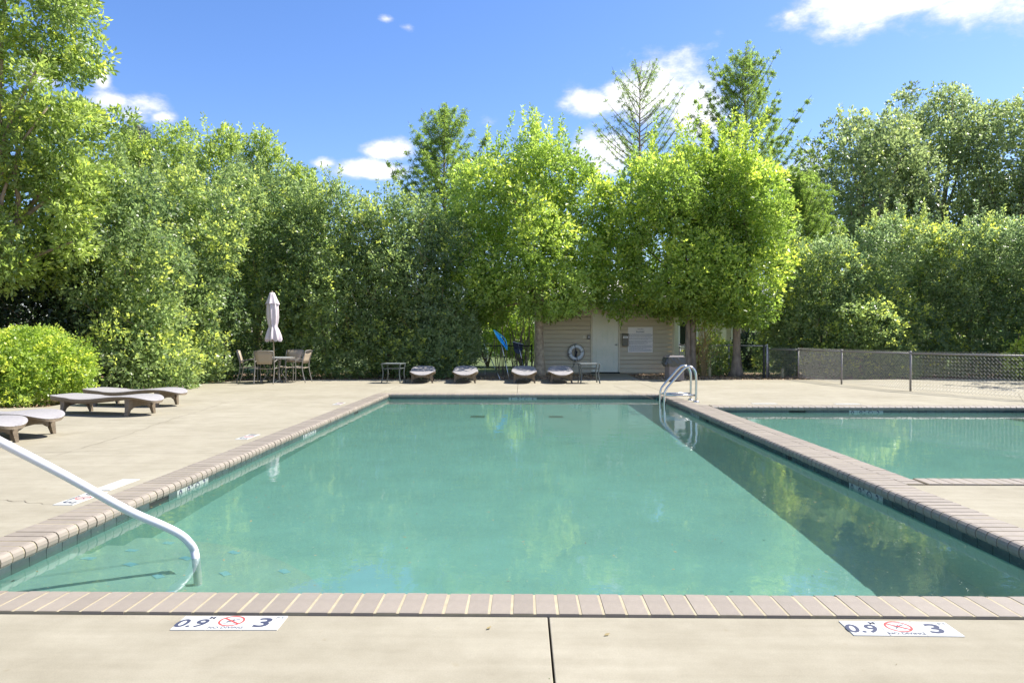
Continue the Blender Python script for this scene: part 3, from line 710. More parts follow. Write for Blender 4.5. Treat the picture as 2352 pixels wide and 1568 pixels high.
# bin
bn = thing('litter_bin', 'square brown litter bin with a dark liner hanging out, right of the shed sign', 'litter bin', (4.37, 20.72, 0), R(6))
v_ = MB().add([(-.215, -.215, .02), (.215, -.215, .02), (.215, .215, .02), (-.215, .215, .02), (-.22, -.22, .62), (.22, -.22, .62), (.22, .22, .62), (-.22, .22, .62)],
              [(3, 2, 1, 0), (0, 1, 5, 4), (1, 2, 6, 5), (2, 3, 7, 6), (3, 0, 4, 7)]).build('body', M['binbrown'], bn, bevel=.01)
MB().box(-.235, .235, -.235, -.20, .60, .70).box(-.235, .235, .20, .235, .60, .70).box(-.235, -.20, -.20, .20, .60, .70).box(.20, .235, -.20, .20, .60, .70).build('rim', M['binbrown'], bn)
MB().add([(-.22, -.22, .70), (.22, -.22, .70), (.22, .22, .70), (-.22, .22, .70), (-.19, -.19, .74), (.19, -.19, .74), (.19, .19, .74), (-.19, .19, .74)],
         [(0, 1, 5, 4), (1, 2, 6, 5), (2, 3, 7, 6), (3, 0, 4, 7)]).build('lid', M['binbrown'], bn)
v_, f_ = [], []; rr_ = random.Random(3)
for j, (z, e) in enumerate([(.705, .0), (.69, .245), (.60, .25), (.52, .25), (.44, .235)]):
    for k in range(32):
        a = k / 32 * 8; side = int(a // 2); u = (a % 2) - 1
        x, y = [(u, -1), (1, u), (-u, 1), (-1, -u)][side]
        e2 = (e or .2) + rr_.uniform(-.006, .012); zz = z + (rr_.uniform(-.05, .03) if j == 4 else 0); v_.append((x * e2 - (.05 if (side == 3 and j in (2, 3)) else 0), y * e2, zz))
for j in range(4):
    for k in range(32): f_.append((j * 32 + k, j * 32 + (k + 1) % 32, (j + 1) * 32 + (k + 1) % 32, (j + 1) * 32 + k))
mesh_obj('liner', v_, f_, M['bag'], bn)
MB().add([(-.25, -.2, .66), (-.36, -.22, .50), (-.30, -.24, .47), (-.24, -.22, .56), (-.25, -.12, .64), (-.31, -.14, .50)], [(0, 1, 2, 3), (0, 4, 5, 1), (1, 5, 2)]).build('liner_corner', M['bag'], bn)

# ================================================================== SHED
HY = 25.4; HX0, HX1, HT = .46, 5.36, 2.42
sh = thing('pool_shed', 'tan clapboard pool shed with a six-panel door under the bright green trees', 'shed', (0, 0, 0))
MB().box(HX0 + .03, HX1 - .03, HY + .075, HY + 3.6, -.05, HT - .02).build('wall', M['siding'], sh)
v_ = [(0, 0, 0), (0, -.022, 0), (0, -.006, .163), (0, 0, .163)]
for x0, x1, lo, hi in ((HX0 + .06, 2.42, .0, HT), (3.44, HX1 - .08, .0, HT), (2.42, 3.44, 2.15, HT)):
    z = .02 if lo == 0 else .02 + .151 * 14
    while z < hi - .02:
        h = min(.133, hi - z)
        q = [(x0, HY + .03, z), (x0, HY - .0, z), (x0, HY + .016, z + h), (x0, HY + .03, z + h)]; q2 = [(x1, b, c) for a, b, c in q]
        mesh_obj('siding_board', q + q2, [(0, 1, 2, 3), (7, 6, 5, 4), (0, 4, 5, 1), (1, 5, 6, 2), (2, 6, 7, 3), (3, 7, 4, 0)], M['siding'], sh)
        z += .151
for x in (HX0, HX1 - .08): MB().box(x, x + .08, HY - .012, HY + .03, -.04, HT).build('corner_board', M['trim'], sh)
DX0, DX1 = 2.47, 3.38
MB().box(DX0 - .055, DX0 - .002, HY - .03, HY + .03, 0, 2.14).box(DX1 + .002, DX1 + .055, HY - .03, HY + .03, 0, 2.14).box(DX0 - .002, DX1 + .002, HY - .03, HY + .03, 2.09, 2.14).build('door_frame', M['trim'], sh)
MB().box(DX0 - .05, DX1 + .05, HY - .06, HY + .02, -.03, .035).build('threshold', M['dark'], sh)
dr = MB().box(DX0 + .003, DX1 - .006, HY - .005, HY + .028, .04, 2.085).build('door', M['door'], sh)
for (x0, x1) in ((DX0 + .14, DX0 + .39), (DX1 - .39, DX1 - .14)):
    for (z0, z1) in ((.22, .86), (1.02, 1.60), (1.72, 1.93)):
        b = MB(); t_ = .018
        for (a, b_, c, d) in ((x0, x1, z0, z0 + t_), (x0, x1, z1 - t_, z1), (x0, x0 + t_, z0 + t_, z1 - t_), (x1 - t_, x1, z0 + t_, z1 - t_)): b.box(a, b_, HY - .022, HY - .005, c, d)
        b.build('door_panel', M['door'], dr)
MB().lathe([(0, 0), (.028, .004), (.033, .03), (.02, .05), (.012, .07), (.03, .072)], 12).build('door_knob', M['alu'], dr, smooth=True).matrix_world = Matrix.Translation((DX1 - .075, HY - .075, 1.0)) @ Matrix.Rotation(R(-90), 4, 'X')
# roof: low gable whose eave overhangs the front
b = MB().add([(HX0 - .35, HY - .42, HT + .02), (HX1 + .35, HY - .42, HT + .02), (HX1 + .35, HY + 1.85, HT + .95), (HX0 - .35, HY + 1.85, HT + .95), (HX1 + .35, HY + 4.1, HT + .02), (HX0 - .35, HY + 4.1, HT + .02),
             (HX0 - .35, HY - .42, HT + .08), (HX1 + .35, HY - .42, HT + .08), (HX1 + .35, HY + 1.85, HT + 1.01), (HX0 - .35, HY + 1.85, HT + 1.01), (HX1 + .35, HY + 4.1, HT + .08), (HX0 - .35, HY + 4.1, HT + .08)],
             [(0, 3, 2, 1), (3, 5, 4, 2), (6, 7, 8, 9), (9, 8, 10, 11), (0, 1, 7, 6), (4, 5, 11, 10), (1, 2, 8, 7), (2, 4, 10, 8), (0, 6, 9, 3), (3, 9, 11, 5)]); b.build('roof', M['roof'], sh)
b = MB()
for k in range(19): x = HX0 - .3 + k * .3; b.add([(x, HY - .42, HT + .081), (x + .03, HY - .42, HT + .081), (x + .03, HY + 1.85, HT + 1.011), (x, HY + 1.85, HT + 1.011), (x, HY - .42, HT + .11), (x + .03, HY - .42, HT + .11), (x + .03, HY + 1.85, HT + 1.04), (x, HY + 1.85, HT + 1.04)], [(4, 5, 6, 7), (0, 4, 7, 3), (1, 2, 6, 5), (0, 1, 5, 4)])
b.build('roof_seam', M['roof'], sh, kind='stuff')
MB().add([(HX0 - .02, HY + .0, HT), (HX1 + .02, HY, HT), (HX1 + .02, HY - .40, HT), (HX0 - .02, HY - .40, HT), (HX0 - .02, HY, HT + .02), (HX1 + .02, HY, HT + .02), (HX1 + .02, HY - .4, HT + .02), (HX0 - .02, HY - .4, HT + .02)], [(0, 1, 2, 3), (7, 6, 5, 4), (3, 2, 6, 7), (0, 3, 7, 4), (1, 5, 6, 2)]).build('soffit', M['trim'], sh)
for x in (HX0, HX1):                      # gable ends
    MB().add([(x, HY + .03, HT - .03), (x, HY + 3.6, HT - .03), (x, HY + 1.85, HT + .93), (x + .02, HY + .03, HT - .03), (x + .02, HY + 3.6, HT - .03), (x + .02, HY + 1.85, HT + .93)], [(0, 2, 1), (3, 4, 5), (0, 1, 4, 3), (1, 2, 5, 4), (2, 0, 3, 5)]).build('gable', M['siding'], sh)

sg = thing('rules_sign', 'white square notice board headed Pool Rules on the shed wall', 'sign', (4.155, HY - .012, 1.175))
MB().box(-.445, .445, -.012, 0, -.455, .455).build('board', M['sign'], sg, bevel=.003)
MB().box(-.437, .437, -.0135, -.012, -.447, -.437).box(-.437, .437, -.0135, -.012, .437, .447).box(-.437, -.427, -.0135, -.012, -.437, .437).box(.427, .437, -.0135, -.012, -.437, .437).build('border', M['trim'], sg)
def sign_text(s_, size, z, m=M['ink'], shear=0):
    o = put_text(sg, s_, size, 0, -.0140, z, m, 'heading', shear); o.rotation_euler.x = R(90); return o
sign_text('Pool Rules', .066, .275)
b = MB(); rl = random.Random(5)
for k in range(26):
    z = .205 - k * .0238; le = rl.choice([.80, .80, .74, .5, .78, .62]); 
    if k in (5, 9, 16): continue
    x = -.40
    while x < -.40 + le:
        w = rl.uniform(.02, .07); b.box(x, x + w, -.0136, -.012, z - .0045, z + .0045); x += w + .011
b.build('small_print', M['grey_ink'], sg, kind='stuff')
b = MB()
for k in range(9): b.tube([(-.10 + k * .023, -.0136, .37 + .018 * math.sin(k * 2.1)), (-.08 + k * .023, -.0136, .385 + .018 * math.sin(k * 2.1 + 2))], .0045, 4)
for k in range(11): b.box(-.15 + k * .028, -.13 + k * .028, -.0136, -.012, .322, .332)
b.build('script_logo', M['grey_ink'], sg, kind='stuff')

bx = thing('wall_box', 'small grey wall box with a white label between the door and the rules sign', 'wall box', (3.62, HY - .0, 1.165))
MB().box(-.11, .11, -.12, 0, -.21, .19).build('body', M['boxgrey'], bx, bevel=.02)
MB().add([(-.115, -.13, .19), (.115, -.13, .19), (.115, 0, .22), (-.115, 0, .22), (-.115, -.13, .205), (.115, -.13, .205), (.115, 0, .235), (-.115, 0, .235)], [(3, 2, 1, 0), (4, 5, 6, 7), (0, 1, 5, 4), (1, 2, 6, 5), (2, 3, 7, 6), (3, 0, 4, 7)]).build('lid', M['boxgrey'], bx)
MB().box(-.085, .085, -.122, -.1205, .065, .135).build('label_plate', M['sign'], bx)
MB().box(-.05, .05, -.1236, -.122, .105, .114).box(-.05, .05, -.1236, -.122, .083, .092).build('label_lines', M['grey_ink'], bx)
sw = thing('switch_box', 'small grey electric switch box on the siding left of the shed door', 'switch', (2.34, HY, 1.27))
MB().box(-.045, .05, -.06, 0, -.075, .075).build('cover', M['boxgrey'], sw, bevel=.006); MB().box(-.02, .03, -.066, -.06, -.03, .035).build('toggle_plate', M['white_tile'], sw)
pl_ = tag(MB().box(2.12, 2.24, HY - .012, HY, 1.22, 1.34).build('blank_plate', M['trim'], bevel=.003), 'flat blank cover plate on the siding, left of the small switch box', 'cover plate')

rg = thing('life_ring', 'white life ring with grab rope hanging on the shed wall left of the door', 'life ring', (1.89, HY - .06, .725))
b = MB(); v_ = []; f_ = []; n1, n2 = 40, 12
for i in range(n1):
    a = 2 * math.pi * i / n1
    for j in range(n2):
        c = 2 * math.pi * j / n2; r_ = .215 + .062 * math.cos(c); v_.append((r_ * math.cos(a), .05 * math.sin(c), r_ * math.sin(a)))
for i in range(n1):
    for j in range(n2): f_.append((i * n2 + j, i * n2 + (j + 1) % n2, ((i + 1) % n1) * n2 + (j + 1) % n2, ((i + 1) % n1) * n2 + j))
b.add(v_, f_).build('ring', M['ringw'], rg, smooth=True)
for k in range(4):
    a = R(10 + 90 * k); b = MB(); t_ = []
    for q in range(14):
        c = 2 * math.pi * q / 13; r_ = .215 + .068 * math.cos(c); t_.append((r_ * math.cos(a), .056 * math.sin(c), r_ * math.sin(a)))
    b.tube(t_, .012, 6).build('strap', M['rope'], rg)
pth = []
for q in range(49):
    a = 2 * math.pi * q / 48; pth.append((( .288 + .02 * abs(math.sin(2 * a))) * math.cos(a), -.005, (.288 + .02 * abs(math.sin(2 * a))) * math.sin(a)))
MB().tube(pth, .008, 6).build('grab_rope', M['rope'], rg)
MB().tube([(-.02, -.03, .33), (0, -.04, .25)], .012, 6).tube([(0, .05, .30), (0, -.03, .32)], .012, 6).build('hook', M['alu'], rg)
b = MB(); rl = random.Random(8)
for k in range(7): x = rl.uniform(-.04, .06); b.tube(smooth_path([(x, -.04, .14), (x + rl.uniform(-.03, .03), -.06, 0), (x + rl.uniform(-.03, .03), -.05, -.15), (rl.uniform(-.03, .05), -.04, .05)], 4), .006, 5)
b.tube(smooth_path([(-.02, -.03, -.12), (-.06, -.05, -.28), (-.10, -.05, -.45), (-.14, -.05, -.52)], 4), .006, 5); b.tube(smooth_path([(.02, -.03, -.12), (-.03, -.05, -.3), (-.06, -.05, -.42), (-.12, -.06, -.52)], 4), .006, 5)
b.build('coiled_line', M['navy'], rg)

# ================================================================== FENCES
def chain_mesh(b, p, q, h, z0=.03, dx=.081, r=.0024, top=0.0):
    # woven wires between two posts: each wire zigzags up the panel
    p, q = Vector(p), Vector(q); d = (q - p); Ln = d.length; d.normalize(); n = max(2, int(Ln / dx)); dz = dx * .98; m = max(1, int(round((h + top) / (dz / 2))))
    side = Vector((-d.y, d.x, 0))
    for i in range(n):
        x0 = i * dx; b.tube([p + d * min(Ln, x0 + (dx / 2 if k % 2 else 0)) + side * (.003 if k % 2 else -.003) + Vector((0, 0, z0 + k * dz / 2)) for k in range(m + 1)], r, 3, False)
        b.tube([p + d * min(Ln, x0 + (dx / 2 if k % 2 else dx)) + side * (-.003 if k % 2 else .003) + Vector((0, 0, z0 + k * dz / 2)) for k in range(m + 1)], r, 3, False)
def fence(label, posts, h, railm, wirem, meshtop=0, r=.024, group=None, cat='fence', rail_r=.018, wr=.0024, mesh=True):
    t = thing('chain_link_fence', label, cat, posts[0], 0, group); o0 = Vector(posts[0])
    ps = [Vector(p) - o0 for p in posts]
    for p in ps:
        MB().tube([p, p + Vector((0, 0, h + .03))], r, 10).build('post', railm, t, smooth=True)
        MB().lathe([(r + .006, h + .01), (r + .006, h + .035), (r * .6, h + .055), (0, h + .06)], 10, tuple(p)).build('post_cap', railm, t)
    for a, c in zip(ps[:-1], ps[1:]):
        MB().tube([a + Vector((0, 0, h)), c + Vector((0, 0, h))], rail_r, 8).build('top_rail', railm, t, smooth=True)
        b = MB(); chain_mesh(b, a + (c - a).normalized() * .02, c, h, top=meshtop, r=wr); b.build('chain_mesh', wirem, t, kind='stuff')
    return t
fence('low grey chain link fence curving around the wading area at the right', [(7.82, 22.95, 0), (8.44, 22.1, 0), (8.565, 19.4, 0), (9.06, 16.9, 0), (10.15, 14.45, 0), (12.0, 12.9, 0), (14.2, 12.0, 0)], .88, M['greyrail'], M['wire'], meshtop=.05, wr=.0028)
fence('black chain link fence between the hedge and the shed', [(-5.0, 24.6, -.03), (-2.3, 24.6, -.03), (.32, 24.6, -.03)], 1.0, M['blackrail'], M['blackrail'], wr=.002)
fence('silver topped chain link fence right of the shed behind the trunks', [(5.5, 25.2, -.03), (6.9, 24.1, -.03), (7.74, 22.85, -.03)], 1.02, M['silver'], M['blackrail'], wr=.003)
tag(MB().tube([(7.62, 22.78, -.03), (7.62, 22.78, 1.02)], .035, 10).build('gate_post', M['blackrail']), 'thick black gate post at the end of the silver topped fence', 'post')

# poles leaning on the black fence
def lean(name, label, cat, p0, p1, m=M['alu'], r=.014):
    t = thing(name, label, cat, p0); d = Vector(p1) - Vector(p0)
    MB().tube([(0, 0, 0), d * .55], r, 8).build('pole', m, t, smooth=True); MB().tube([d * .5, d], r * .8, 8).build('upper_pole', m, t, smooth=True)
    MB().tube([d * .53, d * .56], r * 1.3, 8).build('lock_collar', M['blackrail'], t)
    return t, d
b0 = gnd(1170, 872); t1 = at(1149, 778, 21.95)
pn, d = lean('skimmer_net', 'long pole with a bright blue skimmer net leaning on the black fence', 'pool net', b0, t1)
n0 = t1 - b0; e1 = at(1136, 762, 21.95) - b0; e2 = at(1164, 803, 21.8) - b0
side = Vector((0, .3, .0))
MB().tube(smooth_path([n0, e1 + Vector((-.01, -.05, .02)), e1 + Vector((.02, .1, .03)), (e1 + e2) / 2 + Vector((.14, .12, .04)), e2 + Vector((0, .1, 0)), n0 + (e2 - n0) * .5, n0], 4), .010, 6).build('hoop', M['bluenet'], pn)
a_, b__ = e1, e2; v_ = []; f_ = []
for i in range(9):
    s = i / 8; c = a_.lerp(b__, s); w = .045 + .065 * math.sin(math.pi * min(1, s * 1.05)) ** .7
    for j in range(7):
        u = j / 6; v_.append(c + Vector((w * (u - .25), .12 * math.sin(math.pi * u) * (.5 + s), -.02 * math.sin(5 * s + 3 * u))))
for i in range(8):
    for j in range(6): q = i * 7 + j; f_.append((q, q + 1, q + 8, q + 7))
o = mesh_obj('net_bag', v_, f_, M['bluenet'], pn); sm = o.modifiers.new('t', 'SOLIDIFY'); sm.thickness = .006
b0 = at(1149, 868, 22.0); b0.z = -.03; lean('telescopic_pole', 'plain grey pole leaning left over the black fence beside the blue net', 'pole', b0, at(1112, 790, 24.5), M['alu'])
b0 = gnd(1209, 870, -.02); t1 = at(1190, 789, 22.6)
lr, d = lean('leaf_rake', 'pole with a dark rectangular leaf rake head left of the tree trunk', 'leaf rake', b0, t1)
MB().tube([d + Vector((-.18, 0, .06)), d + Vector((.16, 0, -.02))], .012, 6).build('rake_bar', M['alu'], lr)
v_ = []; 
for i in range(7):
    u = i / 6; x = -.17 + .32 * u; dp = .12 + .20 * math.sin(math.pi * min(1, .15 + u * .75)); v_ += [d + Vector((x, 0, .055 - .075 * u)), d + Vector((x * .9 + .01, .10, -.02 - dp * .5)), d + Vector((x * .85 + .02, .03, -.01 - dp))]
f_ = []
for i in range(6):
    for j in range(2): q = i * 3 + j; f_.append((q, q + 1, q + 4, q + 3))
o = mesh_obj('rake_bag', v_, f_, M['navy'], lr); sm = o.modifiers.new('t', 'SOLIDIFY'); sm.thickness = .006
hk = thing('rescue_hook', 'thin white rescue hook standing beyond the black fence, left of the net poles', 'rescue hook', (at(1114, 850, 25.0).x, 25.0, -.03))
MB().tube([(0, 0, 0), (0, 0, .37)], .009, 6).build('shaft', M['sign'], hk)
MB().tube(smooth_path([(-.16, 0, .86), (-.17, 0, .66), (-.14, 0, .5), (-.04, 0, .42), (.06, 0, .47), (.09, 0, .62), (.07, 0, .85)], 4), .014, 6).build('hook_loop', M['sign'], hk, smooth=True)
MB().tube([(-.02, 0, .58), (.17, 0, .58)], .012, 6).build('cross_bar', M['sign'], hk)
def stump(px, py, Y, h, lab):
    p = at(px, py, Y); t = tag(MB().tube([(0, 0, 0), (0, 0, h)], .045, 10).build('wooden_stake', M['wood']), lab, 'wooden post', 'short wooden posts in the mulch'); t.location = (p.x, Y, -.03)
stump(1797, 864, 23.1, .30, 'short wooden post between the black gate post and the grey fence')
stump(1630, 862, 23.9, .30, 'short wooden post behind the steel ladder, left of the forked trunk')

# far house
hs = thing('house', 'cream house with a grey roof glimpsed between the trunks beyond the fence', 'house', (0, 0, 0))
MB().box(8.6, 20, 44, 52, -.03, 2.75).build('wall', M['house'], hs)
MB().box(8.1, 20.5, 43.4, 43.6, 2.6, 2.85).build('fascia', M['trim'], hs)
MB().add([(8.1, 43.3, 2.85), (20.5, 43.3, 2.85), (20.5, 48, 5.2), (8.1, 48, 5.2), (8.1, 43.3, 2.7), (20.5, 43.3, 2.7), (20.5, 52.6, 2.85), (8.1, 52.6, 2.85)], [(0, 1, 2, 3), (3, 2, 6, 7), (4, 0, 3, 7), (1, 5, 6, 2), (4, 5, 1, 0)]).build('roof', M['shingle'], hs)
for x in (12.0, 14.0, 16.0): MB().box(x, x + .28, 43.45, 43.75, -.03, 2.6).build('column', M['trim'], hs)
for x in (9.6, 12.8, 14.9):
    w = MB().box(x, x + 1.0, 43.95, 43.99, .75, 2.2).build('window', M['pane'], hs)
    MB().box(x - .08, x, 43.93, 43.99, .67, 2.28).box(x + 1, x + 1.08, 43.93, 43.99, .67, 2.28).box(x, x + 1, 43.93, 43.99, 2.2, 2.28).box(x, x + 1, 43.93, 43.99, .67, .75).box(x + .48, x + .52, 43.93, 43.945, .75, 2.2).build('window_frame', M['sign'], w)

# ================================================================== FOLIAGE
class Leaves:
    def __init__(s, seed): s.P = []; s.C = []; s.rng = np.random.default_rng(seed)
    def tufts(s, pos, out_dir, per, ll, lw, spread=.9, rnd=None, new=None, along=.1):
        # pos (n,3) twig tips, out_dir (n,3) unit; per leaves around each tip
        g = s.rng; n = len(pos)
        P = np.repeat(pos, per, 0); D = np.repeat(out_dir, per, 0)
        v = g.normal(size=P.shape); v /= np.linalg.norm(v, axis=1, keepdims=True) + 1e-9
        D = D * (1 - spread * .45) + v * spread * .85; D /= np.linalg.norm(D, axis=1, keepdims=True) + 1e-9
        P = P - np.repeat(out_dir, per, 0) * (g.random((len(P), 1)) * along) + v * ll * .25
        u = g.normal(size=P.shape); u += np.array([0, 0, .0]); S_ = np.cross(D, u); S_ /= np.linalg.norm(S_, axis=1, keepdims=True) + 1e-9
        sc = g.uniform(.65, 1.25, (len(P), 1)); l = ll * sc; w = lw * sc
        N = np.cross(S_, D)
        a = P; b = P + D * l * .5 + S_ * w * .5 + N * w * .12; c = P + D * l - N * l * .10; d = P + D * l * .5 - S_ * w * .5 + N * w * .12
        s.P.append(np.stack([a, b, c, d], 1).reshape(-1, 3))
        r = np.clip((np.repeat(rnd, per) if rnd is not None else g.random(len(P))) + g.normal(0, .22, len(P)), 0, 1)
        nn = np.clip((np.repeat(new, per) if new is not None else np.zeros(len(P))) + g.normal(0, .06, len(P)), 0, 1)
        c4 = np.stack([r, nn, np.zeros_like(r), np.ones_like(r)], 1); s.C.append(np.repeat(c4, 4, 0))
    def count(s): return sum(len(p) for p in s.P) // 4
    def build(s, name, m, parent):
        P = np.concatenate(s.P).astype(np.float32); C = np.concatenate(s.C).astype(np.float32); n = len(P) // 4
        me = bpy.data.meshes.new(name); me.vertices.add(len(P)); me.vertices.foreach_set('co', P.ravel())
        me.loops.add(len(P)); me.loops.foreach_set('vertex_index', np.arange(len(P), dtype=np.int32))
        me.polygons.add(n); me.polygons.foreach_set('loop_start', np.arange(0, len(P), 4, dtype=np.int32))
        try: me.polygons.foreach_set('loop_total', np.full(n, 4, dtype=np.int32))
        except Exception: pass
        at_ = me.color_attributes.new('tint', 'FLOAT_COLOR', 'POINT'); at_.data.foreach_set('color', C.ravel())
        me.materials.append(m); me.update(); o = bpy.data.objects.new(name, me); link(o, parent); return o
TOTAL = [0]
def shell(L_, blobs, n, per, ll, lw, newamt=.35, newthr=.6, inner=.25, back=None, spread=.9, dark_low=0):
    """leaf tufts over the shells of many overlapping clumps; the clumps vary in hue and new growth"""
    g = L_.rng; B = np.array([b[:3] for b in blobs]); Rr = np.array([b[3:6] for b in blobs])
    wgt = (Rr[:, 0] * Rr[:, 2]) ** 1.0; wgt /= wgt.sum()
    idx = g.choice(len(B), size=int(n * 1.9), p=wgt)
    d = g.normal(size=(len(idx), 3)); d /= np.linalg.norm(d, axis=1, keepdims=True)
    rad = np.where(g.random(len(idx)) < inner, g.uniform(.35, .8, len(idx)), g.uniform(.78, 1.10, len(idx)))
    rad = np.where(g.random(len(idx)) < .10, g.uniform(1.08, 1.32, len(idx)), rad)
    P = B[idx] + d * Rr[idx] * rad[:, None]
    n = int(n * .645); keep = np.ones(len(P), bool)
    for k in range(len(B)):                # drop most tufts buried well inside other clumps
        q = ((P - B[k]) / Rr[k]); keep &= ~(((q * q).sum(1) < .42) & (idx != k) & (g.random(len(P)) < .85))
    if back is not None: keep &= ~((P[:, 1] > back) & (g.random(len(P)) < .6))
    keep &= P[:, 2] > .02
    P, d, idx, rad = P[keep][:n], d[keep][:n], idx[keep][:n], rad[keep][:n]
    bt = g.random(len(B)); bn = np.where(g.random(len(B)) < .35, g.uniform(.6, 1, len(B)), g.uniform(0, .25, len(B)))
    tone = np.clip(bt[idx] * .75 + g.random(len(P)) * .3 - .03, 0, 1)
    nw = np.where((rad > .9) & (g.random(len(P)) < bn[idx] * newamt * 2) & (d[:, 2] > -.35), g.uniform(.45, 1, len(P)), 0)
    out = d.copy(); out[:, 2] += .35; out /= np.linalg.norm(out, axis=1, keepdims=True)
    L_.tufts(P, out, per - 1, ll * 1.12, lw * 1.22, spread, tone, nw)
def mass(cx, cy, z0, z1, rx, ry, n, rng, br, prof_=None, flat=1.0):
    """clump centres filling a crown; prof_ gives half width against height"""
    xs = [0, .12, .35, .65, .86, 1.0]; ps = prof_ or [.8, 1, 1, .92, .65, .25]; o = []
    for i in range(n):
        h = (i + rng.random()) / n; p = np.interp(h, xs, ps); a = rng.uniform(0, 2 * math.pi); r = math.sqrt(rng.random()) * .9 if rng.random() < .5 else rng.uniform(.7, .97)
        b = rng.uniform(*br) * (1 if h < .85 else .75)
        x, y = cx + rx * p * r * math.cos(a) * 1, cy + ry * p * r * math.sin(a)
        z = z0 + (z1 - z0) * h
        z = min(max(z, z0 + b * .6), z1 - b * .5); o.append((x, y, z, b * 1.1, b, b * flat))
    return o
def shoots(L_, pts, ll, lw, h=(.25, .7), new=.35):
    g = L_.rng
    for p in pts:
        hh = g.uniform(*h); k = int(hh / .05); t = np.linspace(0, 1, k)[:, None]; lean_ = np.array([g.normal(0, .15), g.normal(0, .15), 1.0])
        P = np.array(p)[None] + t * hh * lean_[None]; D = np.tile(lean_ / np.linalg.norm(lean_), (k, 1))
        L_.tufts(P, D, 5, ll, lw, 1.0, np.full(k, .55), np.full(k, new * (g.random() < .6)))
def limbs(parent, base, tips, r0, m, bend=.15, seed=0, name='branch', seg=6):
    rg_ = random.Random(seed)
    for tp in tips:
        b, t = Vector(base), Vector(tp); d = t - b
        pts = [b, b + d * .3 + Vector((rg_.uniform(-bend, bend), rg_.uniform(-bend, bend), d.length * .08)), b + d * .65 + Vector((rg_.uniform(-bend, bend), rg_.uniform(-bend, bend), d.length * .06)), t]
        pts = smooth_path(pts, 3); n = len(pts); MB().tube(pts, [r0 * (1 - .82 * i / (n - 1)) for i in range(n)], seg).build(name, m, parent, smooth=True)

def hedge_shrub(label, px, Y, w, top, depth=2.4, n=9000, m='leaf_hedge', ll=.096, lw=.044, seed=1, br=(.42, .72), newamt=.35, prof_=None, nb=None, z0=.0, group='tall evergreen shrubs forming the hedge', nsh=14, name='hedge_shrub'):
    c = at(px, 776, Y); H = at(px, top, Y).z; t = thing(name, label, 'shrub', (c.x, Y, -.03), 0, group)
    rng = random.Random(seed); nb = nb or int(14 * w * H / 4)
    w *= 1.12; bl = mass(0, 0, z0, H, w / 2 - .15, depth / 2 - .1, int(nb * 1.2), rng, (br[0] * 1.1, br[1] * 1.1), prof_ or [.9, 1, 1, .97, .85, .55])
    L_ = Leaves(seed); shell(L_, bl, n, 6, ll, lw, newamt=newamt, back=.5)
    topb = sorted(bl, key=lambda b: -b[2])[:10]
    shoots(L_, [(b[0] + rng.uniform(-.2, .2), b[1] + rng.uniform(-.2, .2), b[2] + b[5] * .8) for b in (rng.choice(topb) for _ in range(nsh))], ll, lw)
    L_.build('foliage', M[m], t)
    limbs(t, (0, .1, 0), [(rng.uniform(-.4, .4) * w, rng.uniform(-.3, .5), H * rng.uniform(.5, .85)) for _ in range(4)], .06, M['bark'], seed=seed, name='stem')
    # fine bare twigs on the face
    b = MB()
    for _ in range(9):
        x, z = rng.uniform(-.42, .42) * w, rng.uniform(.2, .85) * H; y = -depth / 2 + .25; dx, dz = rng.uniform(-.5, .5), rng.uniform(.1, .6)
        b.tube(smooth_path([(x, y + .3, z), (x + dx * .4, y, z + dz * .3), (x + dx, y - .28, z + dz)], 3), [.009 - .0008 * k for k in range(7)], 4)
    b.build('bare_twigs', M['twig'], t, kind='stuff')
    TOTAL[0] += L_.count(); return t

A = M
hedge_shrub('tall glossy shrub at the bend of the hedge, behind the left loungers', 265, 17.6, 3.0, 395, 2.4, 11500, seed=11, ll=.10, nsh=20, newamt=.5)
hedge_shrub('low bulging glossy shrub at the hedge foot, right of the left loungers', 395, 19.6, 1.9, 640, 1.9, 5200, seed=12, ll=.09, nsh=6, newamt=.5)
hedge_shrub('tall yellow-tipped hedge shrub left of the closed parasol', 430, 20.6, 2.7, 405, 2.4, 11000, seed=13, newamt=.55, nsh=16)
hedge_shrub('tall dark hedge shrub directly behind the closed parasol', 590, 23.0, 3.1, 395, 2.6, 12500, seed=14, newamt=.35, nsh=16)
hedge_shrub('tall hedge shrub just right of the closed parasol', 750, 23.0, 3.0, 440, 2.6, 12000, seed=15, newamt=.4, nsh=20, m='leaf_hedge')
hedge_shrub('tall hedge shrub with upright shoots above the left side table', 900, 23.0, 2.6, 462, 2.6, 10500, seed=16, newamt=.4, nsh=18, m='leaf_hedge')
hedge_shrub('dark end shrub of the hedge touching the first bright tree', 1000, 23.1, 2.0, 490, 2.4, 8500, seed=17, newamt=.25, nsh=8, m='leaf_cool')
hedge_shrub('lower dark shrub at the hedge end beside the black fence', 1035, 23.2, 1.2, 690, 1.6, 3200, seed=18, newamt=.1, nsh=3, m='leaf_cool')
hedge_shrub('dark shaded shrub under the big left tree, behind the clipped bush', 55, 17.2, 3.4, 560, 2.4, 6500, seed=19, newamt=.05, nsh=3, m='leaf_dark', ll=.11)  # deep shade below the tree is put into the dark leaf colour
